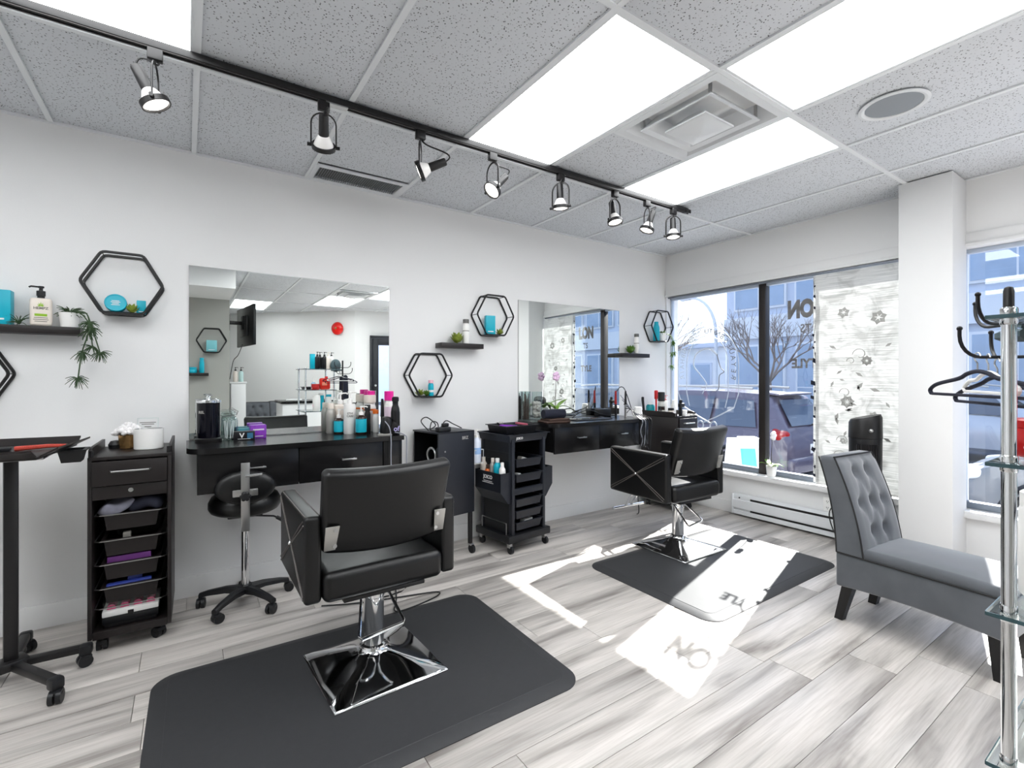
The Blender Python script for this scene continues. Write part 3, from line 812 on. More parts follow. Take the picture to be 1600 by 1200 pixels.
# ================================================================ rolling drawer cabinets
def tote(w, d, h, fl=0.010):
    """open plastic bin, mouth up, origin at the bottom centre"""
    b = B(); tp = 0.010
    o = [(-w / 2 + tp, -d / 2 + tp), (w / 2 - tp, -d / 2 + tp), (w / 2 - tp, d / 2 - tp), (-w / 2 + tp, d / 2 - tp)]
    u = [(-w / 2, -d / 2), (w / 2, -d / 2), (w / 2, d / 2), (-w / 2, d / 2)]
    e = lambda P, k: [(x * (1 + k / abs(x)), y * (1 + k / abs(y))) for x, y in P]
    b.loft([[(x, y, 0) for x, y in o], [(x, y, h - 0.006) for x, y in u], [(x, y, h - 0.006) for x, y in e(u, fl)], [(x, y, h) for x, y in e(u, fl)],
            [(x, y, h) for x, y in e(u, -0.004)], [(x, y, 0.004) for x, y in e(o, -0.004)]])
    return b
def drawer_cabinet(label, loc, rz, open_front=True):
    t = thing('rolling_cabinet', label, 'cabinet', loc, rz, 'tall black-brown rolling salon cabinets')
    w, d, z0, z1 = 0.312, 0.43, 0.075, 0.905
    for s in (-1, 1): B().box((s * (w / 2 - 0.008), 0, (z0 + z1) / 2), (0.016, d, z1 - z0), bev=0.002).obj('side_panel', WOODBLK, t)
    B().box((0, d / 2 - 0.006, (z0 + z1) / 2), (w - 0.034, 0.010, z1 - z0)).obj('back_panel', WOODBLK, t)
    B().box((0, 0, z1 - 0.006), (w, d, 0.016), bev=0.002).obj('top_panel', WOODBLK, t)
    B().box((0, 0, z0 + 0.008), (w - 0.034, d - 0.02, 0.016)).obj('bottom_panel', WOODBLK, t)
    B().box((0, -d / 2 + 0.012, z0 + 0.012), (w - 0.034, 0.016, 0.035), bev=0.002).obj('plinth', WOODBLK, t)
    for s in (-1, 1):
        poly = [(-d / 2 + 0.05, z1), (d / 2 - 0.05, z1), (d / 2 - 0.05, z1 + 0.035), (d / 2 - 0.10, z1 + 0.050), (-d / 2 + 0.08, z1 + 0.030)]
        poly = [(-d / 2 + 0.03, z1), (d / 2, z1), (d / 2, z1 + 0.042), (-d / 2 + 0.06, z1 + 0.042), (-d / 2 + 0.03, z1 + 0.03)]
        B().prism(poly, s * (w / 2 - 0.005) - 0.006, s * (w / 2 - 0.005) + 0.006, 'x').obj('side_rail', WOODBLK, t)
        B().cyl((s * (w / 2 - 0.012), -d / 2 + 0.020, z1), (s * (w / 2 - 0.012), -d / 2 + 0.020, z1 + 0.032), 0.008, n=10).obj('rail_post', DARKMETAL, t)
    dr = B().box((0, -d / 2 - 0.004, z1 - 0.075), (w - 0.034, 0.016, 0.112), bev=0.002).obj('drawer', WOODBLK, t)
    B().tube([(-0.075, -d / 2 - 0.010, z1 - 0.066), (-0.07, -d / 2 - 0.030, z1 - 0.066), (0.07, -d / 2 - 0.030, z1 - 0.066), (0.075, -d / 2 - 0.010, z1 - 0.066)], 0.0045).obj('handle', STEEL, dr)
    for s in (-1, 1):
        for q in (-1, 1):
            b = B(); caster(b, s * (w / 2 - 0.045), q * (d / 2 - 0.05), 0.4 * s + 1.2 * q, 0.025); b.obj('caster', PLASTIC, t)
    if open_front:
        lk = B().box((0, -d / 2 + 0.006, z1 - 0.165), (w - 0.034, 0.010, 0.060), bev=0.002).obj('lock_rail', WOODBLK, t)
        B().cyl((0, -d / 2 - 0.001, z1 - 0.160), (0, -d / 2 - 0.004, z1 - 0.160), 0.010).obj('lock', CHROME, lk)
        for i, z in enumerate((0.555, 0.435, 0.325, 0.215, 0.125)):
            if i < 4:
                bn = tote(0.205, 0.36, 0.080).xf(Matrix.Translation((0.0, 0.0, z))).obj('storage_bin', WOODBLK, t)
            rl = B().tube([(-0.135, 0.15, z + 0.075), (-0.135, -0.175, z + 0.075), (-0.115, -0.198, z + 0.078), (0.115, -0.198, z + 0.078), (0.135, -0.175, z + 0.075), (0.135, 0.15, z + 0.075)], 0.003, n=6)
            rl.obj('bin_rail', STEEL, t)
    else:
        for i, z in enumerate((0.60, 0.46, 0.32, 0.18)):
            d2 = B().box((0, -d / 2 - 0.004, z + 0.06), (w - 0.034, 0.016, 0.13), bev=0.002).obj('drawer', WOODBLK, t)
            B().tube([(-0.06, -d / 2 - 0.010, z + 0.075), (-0.055, -d / 2 - 0.026, z + 0.075), (0.055, -d / 2 - 0.026, z + 0.075), (0.06, -d / 2 - 0.010, z + 0.075)], 0.0045).obj('handle', STEEL, d2)
    return t
CABL = (-0.213, 3.097, 0); CABR = math.radians(-0.8)
drawer_cabinet('black-brown rolling cabinet with open bins, below the hexagon shelf at the left', CABL, CABR)
drawer_cabinet('black rolling cabinet crowded with bottles, in the corner by the window', (3.962, 3.085, 0), 0.02, open_front=False)

# ================================================================ tray table at the far left
t = thing('tray_table', 'black adjustable tray table on a wheeled stand at the left edge', 'table', (-0.605, 2.83, 0))
B().box((0, 0, 0.50), (0.046, 0.042, 0.86), rz=0.2, bev=0.008).obj('post', DARKMETAL, t)
B().box((0, 0, 0.082), (0.10, 0.085, 0.04), rz=0.5, bev=0.010).obj('hub', DARKMETAL, t)
for k, (x, yv) in enumerate(((0.185, -0.265), (0.245, -0.01), (-0.01, 0.285), (-0.27, 0.05))):
    ln = math.hypot(x, yv); a = math.atan2(yv, x)
    lg = B().box((x / 2, yv / 2, 0.078), (ln, 0.036, 0.030), rz=a, bev=0.006).obj('leg', DARKMETAL, t)
    cp = B().box((x * 0.97, yv * 0.97, 0.072), (0.045, 0.045, 0.046), rz=a, bev=0.010); cp.obj('leg_end', PLASTIC, lg)
    b = B(); caster(b, x * 1.0, yv * 1.0, a + (2.4, 0.4, 0.7, 1.0)[k], 0.026); b.obj('caster', PLASTIC, lg)
tz = 0.955
B().box((-0.06, 0.02, tz), (0.42, 0.46, 0.012), rz=-0.12, bev=0.003).obj('tray', WOODBLK, t)
Rt = Matrix.Rotation(-0.12, 4, 'Z')
def lip(p, q, out, name):
    p, q, o = Vector(p), Vector(q), Vector(out)
    V = [p, q, q + o, p + o]; up = Vector((0, 0, 0.008))
    b = B().add(V + [v + up for v in V], [[0, 1, 2, 3], [7, 6, 5, 4], [0, 4, 5, 1], [1, 5, 6, 2], [2, 6, 7, 3], [3, 7, 4, 0]], Matrix.Translation((-0.06, 0.02, tz)) @ Rt)
    b.obj(name, WOODBLK, t)
lip((-0.21, -0.23, 0), (0.21, -0.23, 0), (0, -0.05, 0.028), 'front_lip')
lip((-0.21, 0.23, 0), (0.21, 0.23, 0), (0, 0.05, 0.028), 'back_lip')
lip((0.21, -0.20, 0), (0.21, 0.20, 0), (0.055, 0, 0.03), 'right_lip')
lip((-0.21, -0.20, 0), (-0.21, 0.20, 0), (-0.055, 0, 0.03), 'left_lip')
B().box((-0.02, 0.0, tz - 0.014), (0.28, 0.24, 0.012), bev=0.003).obj('support_plate', STEEL, t)
cup = tote(0.085, 0.10, 0.055).xf(Matrix.Translation((0.185, 0.05, tz - 0.057))).obj('hook_tray', PLASTIC, t)
b = B().tube([(-0.60, 2.86, tz + 0.016), (-0.50, 2.86, tz + 0.020), (-0.44, 2.865, tz + 0.018)], 0.011, taper=0.007)
t2 = thing('sectioning_comb', 'red patterned brush handle lying on the tray table', 'brush', (0, 0, 0))
b.obj('handle', mat('red_speckled_handle', (0.70, 0.25, 0.20), 0.5, var=0.5, scale=240), t2)
B().box((-0.645, 2.858, tz + 0.016), (0.07, 0.026, 0.018), bev=0.006).obj('brush_head', PLASTIC, t2)

# ================================================================ metal appliance trolley (dark box on legs)
BX = Matrix.Translation((1.425, 3.005, 0)) @ Matrix.Rotation(math.radians(9), 4, 'Z')
t = thing('appliance_trolley', 'tall dark metal trolley box on legs between the two counters', 'trolley', (1.425, 3.005, 0), math.radians(9))
W, D, ZA, ZB = 0.315, 0.33, 0.30, 0.892
B().box((W / 2, 0.006, (ZA + ZB) / 2), (W, 0.012, ZB - ZA), bev=0.003).obj('front_panel', PLASTIC2, t)
B().box((W / 2, D / 2, ZB - 0.006), (W, D, 0.012), bev=0.003).obj('top_panel', PLASTIC2, t)
B().box((W / 2, D - 0.006, (ZA + ZB) / 2), (W - 0.02, 0.010, ZB - ZA - 0.02)).obj('back_panel', PLASTIC, t)
B().box((W - 0.006, D / 2, (ZA + ZB) / 2), (0.010, D - 0.03, ZB - ZA - 0.02)).obj('side_panel', PLASTIC, t)
B().box((W / 2, D / 2, ZA + 0.01), (W - 0.02, D - 0.03, 0.012)).obj('shelf', PLASTIC, t)
for x in (0.018, W - 0.018):
    for yv in (0.028, D - 0.028):
        lg = B().box((x, yv, 0.2), (0.026, 0.026, 0.28), bev=0.003).obj('leg', DARKMETAL, t)
        b = B().cyl((x - 0.009, yv - 0.02, 0.032), (x + 0.009, yv - 0.02, 0.032), 0.032, n=18).obj('caster', PLASTIC, lg)
        B().box((x, yv - 0.008, 0.062), (0.028, 0.04, 0.014), bev=0.003).obj('caster_fork', STEEL, b)
text('BRZ', 0.030, SILVERPL, t, TM((W - 0.085, -0.0006, ZB - 0.05)) @ Matrix.Shear('XZ', 4, (0.0, 0.0)), bold=0.001)
B().cyl((0.055, -0.001, 0.76), (0.055, -0.004, 0.76), 0.006, n=10).obj('screw', STEEL, t)
hd = B().tube(arc((0.012, 0.10, 0.73), 0.050, 0, 2 * PI, 20, 'yz')[:-1], 0.008, closed=True); hd.obj('dryer_ring', STEEL, t)
for (x, yv, zz, r2) in ((0.05, 0.20, 0.62, 0.04),):
    pass
dr = B().cyl((0.07, 0.10, 0.73), (0.25, 0.12, 0.72), 0.045, 0.038, n=18); dr.tube([(0.16, 0.12, 0.70), (0.15, 0.14, 0.50)], 0.02, n=10)
d = tag(dr.xf(BX).obj('hair_dryer', PLASTIC), 'black hair dryer stored inside the dark trolley box', 'hair dryer')

# ================================================================ plastic salon trolley with bins
t = thing('salon_trolley', 'black plastic salon trolley with sliding bins and side pockets, beside the right counter', 'trolley', (2.088, 3.075, 0), math.radians(7))
bw, bd = 0.42, 0.40
B().box((0, 0, 0.105), (bw, bd, 0.055), bev=0.008).obj('base', PLASTIC, t)
for s in (-1, 1):
    for q in (-1, 1):
        x, yv = s * (bw / 2 - 0.035), q * (bd / 2 - 0.035)
        b = B().cyl((x - 0.010, yv - 0.01, 0.028), (x + 0.010, yv - 0.01, 0.028), 0.028, n=16).obj('caster', PLASTIC, t)
        B().box((x, yv, 0.062), (0.026, 0.034, 0.04), bev=0.004, fn=lambda p: (p.x, p.y, p.z)).obj('caster_fork', STEEL, b)
px = 0.155
for s in (-1, 1):
    B().box((s * px, -0.165, 0.47), (0.026, 0.040, 0.70), bev=0.004).obj('upright', PLASTIC2, t)
    B().box((s * px, 0.165, 0.47), (0.026, 0.040, 0.70), bev=0.004).obj('upright', PLASTIC2, t)
    B().box((s * (px + 0.004), 0.0, 0.47), (0.008, 0.30, 0.70)).obj('side_panel', PLASTIC, t)
    gr = B()
    for z in (0.35, 0.66, 0.72): gr.box((s * (px + 0.009), 0.0, z), (0.004, 0.29, 0.006))
    gr.obj('panel_ribs', PLASTIC, t)
B().box((0, 0.18, 0.47), (0.30, 0.008, 0.70)).obj('back_panel', PLASTIC, t)
B().box((0, -0.168, 0.440), (0.29, 0.030, 0.045), bev=0.004).obj('cross_bar', PLASTIC2, t)
for z in (0.615, 0.505, 0.325, 0.24, 0.155):
    bn = tote(0.255, 0.34, 0.062, 0.012).xf(Matrix.Translation((0.0, -0.015, z))).obj('storage_bin', PLASTIC2, t)
top = tote(0.385, 0.37, 0.055, 0.014).xf(Matrix.Translation((0, 0, 0.802))).obj('top_tray', PLASTIC2, t)
text('JOICO', 0.022, PRINTW, t, TM((-0.115, -0.2065, 0.832)), bold=0.0006)
for s in (-1, 1):
    pk = B(); x0 = s * (px + 0.012)
    ox = s * 0.095
    pk.prism([(x0, 0.36), (x0 + ox * 0.25, 0.36), (x0 + ox, 0.45), (x0 + ox, 0.585), (x0 + ox - s * 0.005, 0.585), (x0 + ox - s * 0.005, 0.455), (x0 + ox * 0.25, 0.368), (x0, 0.368)], -0.165, 0.13, 'y')
    for yv in (-0.165, 0.13):
        pk.prism([(x0, 0.36), (x0 + ox * 0.25, 0.36), (x0 + ox, 0.45), (x0 + ox, 0.585), (x0, 0.585)], yv - 0.003, yv + 0.003, 'y')
    p = pk.obj('side_pocket', PLASTIC2, t)
    if s < 0:
        M = TM((x0 + ox - 0.0008, -0.02, 0.545), (PI / 2, 0, -PI / 2))
        text('JOICO', 0.036, PRINTW, p, M, bold=0.001)
        M2 = TM((x0 + ox - 0.0008, -0.02, 0.512), (PI / 2, 0, -PI / 2))
        b = B(); b.box((x0 + ox - 0.0006, -0.02, 0.516), (0.001, 0.10, 0.004)); b.box((x0 + ox - 0.0006, -0.02, 0.505), (0.001, 0.13, 0.004)); b.obj('small_print', PRINTW, p)
B().tube([(-0.19, 0.14, 0.135), (-0.19, 0.14, 0.215), (-0.19, -0.145, 0.215), (-0.19, -0.145, 0.135)], 0.0035, n=6).obj('wire_rail', STEEL, t)
TR = Matrix.Translation((2.088, 3.075, 0)) @ Matrix.Rotation(math.radians(7), 4, 'Z')
def wld(p): return tuple(TR @ Vector(p))

# ================================================================ grey slipper chair by the window
def slipper_chair(label, loc, rz):
    t = thing('slipper_chair', label, 'chair', loc, rz, 'grey velvet slipper chairs')
    w = 0.42
    # seat box, y from +0.29 (back) to -0.36 (front), bottom edge scooped
    def sb(p):
        z = p.z
        if p.z < 0: z = p.z - 0.018 * (1 - max(0, 1 - ((p.y) / 0.33) ** 2)) + 0.006
        return (p.x, p.y, z)
    B().box((0, -0.035, 0.275), (w, 0.66, 0.165), bev=0.012, seg=2, cuts=(1, 8, 1), fn=sb).obj('seat_frame', VELVET, t, ang=60)
    B().box((0, -0.085, 0.372), (w - 0.012, 0.552, 0.06), bev=0.024, seg=3, cuts=(5, 6, 1),
            fn=lambda p: (p.x, p.y, p.z + (0.020 * (1 - (p.x / 0.21) ** 2) * (1 - (p.y / 0.28) ** 2) if p.z > 0 else 0))).obj('seat_cushion', VELVET, t, ang=60)
    sp = B()
    for x in (-w / 2, w / 2): sp.tube([(x, 0.29, 0.358), (x, -0.36, 0.358)], 0.004, n=6)
    sp.tube([(-w / 2, -0.365, 0.358), (w / 2, -0.365, 0.358)], 0.004, n=6); sp.obj('seat_piping', PIPE, t)
    # backrest: side profile swept across the width, front face tufted
    zs = [0.358 + (0.845 - 0.358) * k / 16 for k in range(17)]
    def yf(z): u = (z - 0.358) / 0.487; return 0.165 + 0.055 * u + 0.085 * u * u
    def yb(z): u = (z - 0.358) / 0.487; return 0.290 + 0.020 * u + 0.075 * u * u
    buttons = [(-0.062, 0.765), (0.062, 0.765), (-0.115, 0.615), (0.0, 0.615), (0.115, 0.615), (-0.062, 0.475), (0.062, 0.475)]
    nx = 24
    rings = []
    hw = lambda z: w / 2 - 0.012 * (z - 0.358) / 0.487
    def dent(x, z):
        d = 0.010
        for (bx, bz) in buttons:
            q = ((x - bx) ** 2 + (z - bz) ** 2)
            d -= 0.024 * math.exp(-q / 0.0009)
        for (ax, az), (cx, cz) in (((-0.062, 0.765), (-0.115, 0.615)), ((-0.062, 0.765), (0, 0.615)), ((0.062, 0.765), (0, 0.615)), ((0.062, 0.765), (0.115, 0.615)),
                                   ((-0.115, 0.615), (-0.062, 0.475)), ((0, 0.615), (-0.062, 0.475)), ((0, 0.615), (0.062, 0.475)), ((0.115, 0.615), (0.062, 0.475)),
                                   ((-0.062, 0.475), (-0.062, 0.36)), ((0.062, 0.475), (0.062, 0.36)), ((-0.062, 0.765), (-0.062, 0.86)), ((0.062, 0.765), (0.062, 0.86))):
            L2 = (cx - ax) ** 2 + (cz - az) ** 2
            u = max(0, min(1, ((x - ax) * (cx - ax) + (z - az) * (cz - az)) / L2))
            q = (x - ax - u * (cx - ax)) ** 2 + (z - az - u * (cz - az)) ** 2
            d -= 0.0065 * math.exp(-q / 0.00022)
        return d
    zz = [0.358 + 0.487 * k / 30 for k in range(31)]
    for z in zz:
        h = hw(z)
        edge = 0.02 if z > 0.825 else 0.0
        ring = []
        for i in range(nx + 1):
            x = -h + 2 * h * i / nx
            e = max(0, min(1, (h - abs(x)) / 0.03)) * max(0, min(1, (0.845 - z) / 0.03))
            ring.append((x, yf(z) - dent(x, z) * e + edge * 0.3, z))
        ring += [(h, yb(z) - edge * 0.3, z), (-h, yb(z) - edge * 0.3, z)]
        rings.append(ring)
    top = [(x * 0.96, y + (0.012 if k <= nx else -0.012), 0.852) for k, (x, y, z) in enumerate(rings[-1])]
    rings.append(top)
    B().loft(rings).obj('backrest', VELVET, t, ang=50)
    pp = B()
    for x in (-1, 1):
        pp.tube([(x * hw(z), yf(z), z) for z in zz] , 0.004, n=6)
        pp.tube([(x * hw(z), yb(z), z) for z in zz], 0.004, n=6)
    pp.tube([(-hw(0.845), yf(0.845) + 0.004, 0.850), (hw(0.845), yf(0.845) + 0.004, 0.850)], 0.004, n=6)
    pp.obj('back_piping', PIPE, t)
    bt = B()
    for (bx, bz) in buttons:
        B().sph((bx, yf(bz) - dent(bx, bz) - 0.002, bz), 0.010, 10, 6).obj('button', VELVET, t)
    for (x, y0, dx, dy) in ((-0.165, 0.245, -0.012, 0.045), (0.165, 0.245, 0.012, 0.045), (-0.165, -0.315, -0.004, -0.012), (0.165, -0.315, 0.004, -0.012)):
        a, b2 = 0.026, 0.019
        B().loft([[(x + dx + u * b2, y0 + dy + v * b2, 0.0) for u, v in ((-1, -1), (1, -1), (1, 1), (-1, 1))],
                  [(x + u * a, y0 + v * a, 0.20) for u, v in ((-1, -1), (1, -1), (1, 1), (-1, 1))]]).obj('leg', BLKWOOD, t)
    return t
SL = slipper_chair('grey velvet slipper chair with tufted back, beside the white column by the window', (3.015, 0.835, 0), math.radians(-4.5))
copy_tree(SL, (0.98, -2.35, 0), math.radians(185), label='grey tufted chair against the far white wall, seen only in the left mirror')

# ================================================================ tower heater behind the chair
t = thing('tower_heater', 'black tower heater standing behind the grey chair against the blind', 'heater', (4.03, 1.44, 0), math.radians(-62))
def tower_ring(z, s=1.0, zt=0): return [(0.1 * s * math.cos(a), 0.085 * s * math.sin(a), z + zt * math.cos(a)) for a in [2 * PI * k / 24 for k in range(24)]]
B().loft([tower_ring(0.05, .8), tower_ring(0.08, .92), tower_ring(0.84, 1.0)]).obj('body', PLASTIC, t)
B().loft([tower_ring(0.842, 1.02), tower_ring(0.97, 1.0, 0.02), tower_ring(0.992, 0.9, 0.022)]).obj('top_cap', DARKMETAL, t)
gl = B()
for k in range(14): gl.box((-0.06 + k * 0.0092, -0.082, 0.55), (0.004, 0.02, 0.5))
gl.obj('grille', DARKMETAL, t)
B().lathe([(0.13, 0.0), (0.13, 0.02), (0.10, 0.04), (0.05, 0.055)], n=28).obj('foot', PLASTIC, t)
B().sph((0.02, -0.088, 0.90), 0.014).obj('knob', STEEL, t)
# ================================================================ ceiling fixtures
def air_diffuser(label, x, y):
    t = thing('air_diffuser', label, 'diffuser', (x, y, HC), group='square air diffusers in the ceiling')
    def sqf(h, z): return [(-h, -h, z), (h, -h, z), (h, h, z), (-h, h, z)]
    B().loft([sqf(0.297, 0.004), sqf(0.297, -0.004), sqf(0.262, -0.006), sqf(0.235, 0.03), sqf(0.20, 0.12), sqf(0.297, 0.12)], cap=False).obj('outer_frame', WHITEMETAL, t)
    B().loft([sqf(0.205, -0.016), sqf(0.204, -0.010), sqf(0.150, 0.050), sqf(0.146, 0.050), sqf(0.180, -0.006), sqf(0.205, -0.016)], cap=False).obj('middle_cone', WHITEMETAL, t)
    B().loft([sqf(0.118, -0.036), sqf(0.118, -0.028), sqf(0.035, 0.040), sqf(0.001, 0.040)]).obj('inner_cone', WHITEMETAL, t)
    B().loft([sqf(0.112, -0.037), sqf(0.02, -0.066), sqf(0.001, -0.068)], cap=False).obj('centre_pyramid', WHITEMETAL, t)
    B().box((0, 0, 0.124), (0.55, 0.55, 0.004)).obj('duct_plate', DARKMETAL, t)
    for s in (-1, 1):
        for q in (-1, 1): B().box((s * 0.19, q * 0.19, 0.03), (0.012, 0.012, 0.06)).obj('clip', STEEL, t)
air_diffuser('square white air diffuser with stepped cones between the lit ceiling panels', GX0 + G * 3.5, GY0 + 2.5 * G)
air_diffuser('square air diffuser at the back of the ceiling, seen only in the left mirror', GX0 + G * 3.5, GY0 - 1.5 * G)
t = thing('ceiling_speaker', 'round grey ceiling speaker set in a tile near the window', 'speaker', (2.80, 0.885, HC + 0.006))
B().lathe([(0.112, -0.001), (0.135, -0.004), (0.138, -0.010), (0.126, -0.014), (0.114, -0.010), (0.112, -0.006)], n=40, loop=True).obj('rim', WHITEMETAL, t)
B().lathe([(0.113, -0.006), (0.06, -0.0085), (0.001, -0.009)], n=40).obj('cloth_grille', GREYGRILLE, t)
t = thing('return_grille', 'white ceiling return grille with grey slats beside the mirror wall', 'grille', (GX0 + G * 1.5, 3.225, HC + 0.003))
b = B()
for s in (-1, 1):
    b.box((s * 0.285, 0, 0), (0.034, 0.26, 0.012), bev=0.003); b.box((0, s * 0.112, 0), (0.545, 0.034, 0.012), bev=0.003)
b.obj('frame', WHITEMETAL, t)
sl = B().box((0, 0, 0.014), (0.53, 0.18, 0.003)).obj('backing', LABELG, t)
sm = B().box((0, 0, 0.006), (0.004, 0.19, 0.014), rot=(0, 0.5, 0)).mesh('slat', GREYGRILLE)
for k in range(38): add_mesh('slat', sm, t, (-0.26 + 0.014 * k, 0, 0))

# ================================================================ track lighting
t = thing('track_rail', 'long black lighting track running along the ceiling parallel to the mirror wall', 'lighting track', (1.0, 2.318, HC))
B().box((0.02, 0, -0.018), (4.27, 0.034, 0.030), bev=0.003).obj('rail', DARKMETAL, t)
for s in (-1, 1): B().box((0.02, s * 0.0105, -0.0345), (4.25, 0.007, 0.004)).obj('rail_lip', BRONZE, t)
e = B(); e.box((2.17, 0, -0.020), (0.045, 0.036, 0.034), bev=0.004)
for s in (-1, 1): e.box((2.205, s * 0.012, -0.022), (0.04, 0.008, 0.026), bev=0.002)
e.obj('end_cap', DARKMETAL, t)
B().box((-0.42, 0.0, -0.037), (0.10, 0.03, 0.006)).obj('joint_plate', STEEL, t)
def spot(x, aim, label):
    t = thing('track_spotlight', label, 'spotlight', (x, 2.318, 2.54), group='spotlights on the black track')
    a = Vector(aim).normalized()
    p = a.cross(Vector((0, 0, 1)))
    p = p.normalized() if p.length > 1e-3 else Vector((1, 0, 0))
    if p.x < 0: p = -p
    zr = -0.205
    B().box((0, 0, -0.020), (0.05, 0.030, 0.046), bev=0.004).obj('connector', DARKMETAL, t)
    y = [p * -0.054 + Vector((0, 0, zr)), p * -0.054 + Vector((0, 0, -0.105))]
    y += [p * (0.054 * math.cos(q)) + Vector((0, 0, -0.105 + 0.052 * math.sin(q))) for q in [PI - PI * k / 10 for k in range(1, 10)]]
    y += [p * 0.054 + Vector((0, 0, -0.105)), p * 0.054 + Vector((0, 0, zr))]
    B().tube(y, 0.0035, n=6, flat=1.8).obj('yoke', DARKMETAL, t)
    q = a.to_track_quat('Z', 'Y').to_matrix().to_4x4()
    M = Matrix.Translation((0, 0, zr)) @ q
    B().lathe([(0.046, -0.008), (0.052, -0.008), (0.052, 0.012), (0.046, 0.012)], n=26, M=M, loop=True).obj('ring', DARKMETAL, t)
    B().lathe([(0.020, -0.052), (0.026, -0.045), (0.038, -0.020), (0.046, 0.0), (0.046, 0.004)], n=26, M=M).obj('bulb', BULB, t)
    B().lathe([(0.046, 0.004), (0.036, 0.010), (0.001, 0.013)], n=26, M=M).obj('bulb_face', LIT, t)
    B().lathe([(0.001, -0.142), (0.017, -0.141), (0.020, -0.135), (0.022, -0.050), (0.018, -0.048)], n=20, M=M).obj('socket', DARKMETAL, t)
    kn = B()
    for s in (-1, 1): kn.cyl(p * (0.052 * s) + Vector((0, 0, zr)), p * (0.070 * s) + Vector((0, 0, zr)), 0.008, n=10)
    kn.obj('thumb_screws', DARKMETAL, t)
    end = M @ Vector((0, 0, -0.14)); out = (M @ Vector((0, 0, -0.19)))
    B().tube(bez((0.01, 0, -0.045), (0.02, -0.01, -0.09), out + Vector((0.03, -0.02, 0.03)), end, 12), 0.004, n=6).obj('lamp_cord', DARKMETAL, t)
spot(-0.10, (0.42, -0.06, -0.88), 'leftmost track spotlight, beside the lit panel at the top left')
spot(0.523, (0.16, 0.72, -0.64), 'second track spotlight from the left, turned away towards the mirror wall')
spot(0.998, (-0.80, 0.45, -0.38), 'third track spotlight from the left, tipped almost level to the left')
spot(1.435, (-0.68, -0.05, -0.72), 'fourth track spotlight from the left, lit face pointing down left')
spot(1.933, (0.10, 0.06, -1.0), 'fifth track spotlight from the left, hanging straight down under the plain tile')
spot(2.413, (0.02, -0.22, -0.95), 'third track spotlight from the window end, with its lit face showing')
spot(2.735, (-0.30, 0.16, -0.94), 'second track spotlight from the window end, tipped slightly left')
spot(3.03, (-0.06, -0.08, -1.0), 'last track spotlight beside the end cap of the track')

# ================================================================ wall shelves
def shelf(label, x0, x1, z, y=YW, sy=-1):
    o = B().box(((x0 + x1) / 2, y + sy * 0.055, z - 0.019), (x1 - x0, 0.11, 0.038), bev=0.002).obj('floating_shelf', WOODBLK)
    return tag(o, label, 'shelf', 'short black floating shelves')
shelf('black floating shelf at the left edge holding the lotion bottle', -0.82, -0.447, 1.527)
shelf('black floating shelf between two hexagon shelves, holding a succulent and a white bottle', 1.571, 1.934, 1.535)
shelf('black floating shelf right of the right mirror', 3.49, 3.885, 1.512)
shelf('black floating shelf on the grey partition, seen in the left mirror', -0.14, 0.245, 1.335, -0.92, 1)
def hexpts(w, h, y, r=0.018):
    c = [(-w / 2, 0), (-w / 4, h / 2), (w / 4, h / 2), (w / 2, 0), (w / 4, -h / 2), (-w / 4, -h / 2)]
    out = []
    for i in range(6):
        p, a, b = Vector(c[i]), Vector(c[i - 1]), Vector(c[(i + 1) % 6])
        u = p + (a - p).normalized() * r; v = p + (b - p).normalized() * r
        for k in range(4):
            t = k / 3
            q = (1 - t) ** 2 * u + 2 * t * (1 - t) * p + t * t * v
            out.append((q.x, y, q.y))
    return out
def hexshelf(label, x, z, y=YW, rz=0, m=None):
    m = m or DARKMETAL
    t = thing('hexagon_shelf', label, 'shelf', (x, y, z), rz, 'black hexagonal wall shelves')
    w, h = 0.346, 0.316
    B().tube(hexpts(w, h, -0.105), 0.0072, n=6, closed=True).obj('front_frame', m, t)
    B().tube(hexpts(w, h, -0.008), 0.0072, n=6, closed=True).obj('back_frame', m, t)
    b = B()
    for (cx, cz) in ((-w / 2 + 0.007, 0), (-w / 4, h / 2 - 0.002), (w / 4, h / 2 - 0.002), (w / 2 - 0.007, 0)): b.cyl((cx, -0.105, cz), (cx, -0.008, cz), 0.0028, n=6)
    b.obj('connecting_rods', m, t)
    B().box((0, -0.056, -h / 2 + 0.001), (w / 2 - 0.01, 0.10, 0.008), bev=0.001).obj('base_plate', m, t)
    return t
hexshelf('black hexagon shelf holding a round turquoise tub, left of the left mirror', -0.278, 1.770)
hexshelf('black hexagon shelf cut off by the left edge of the photograph', -0.875, 1.29)
hexshelf('black hexagon shelf low beside the left mirror, holding green rosettes and a small turquoise bottle', 1.489, 1.289)
hexshelf('black hexagon shelf left of the right mirror, holding a tall turquoise box', 2.050, 1.770)
hexshelf('black hexagon shelf in the window corner with a trailing plant', 4.088, 1.805)
hexshelf('black hexagon shelf on the grey partition, seen in the left mirror', 0.28, 1.77, -0.92, PI)

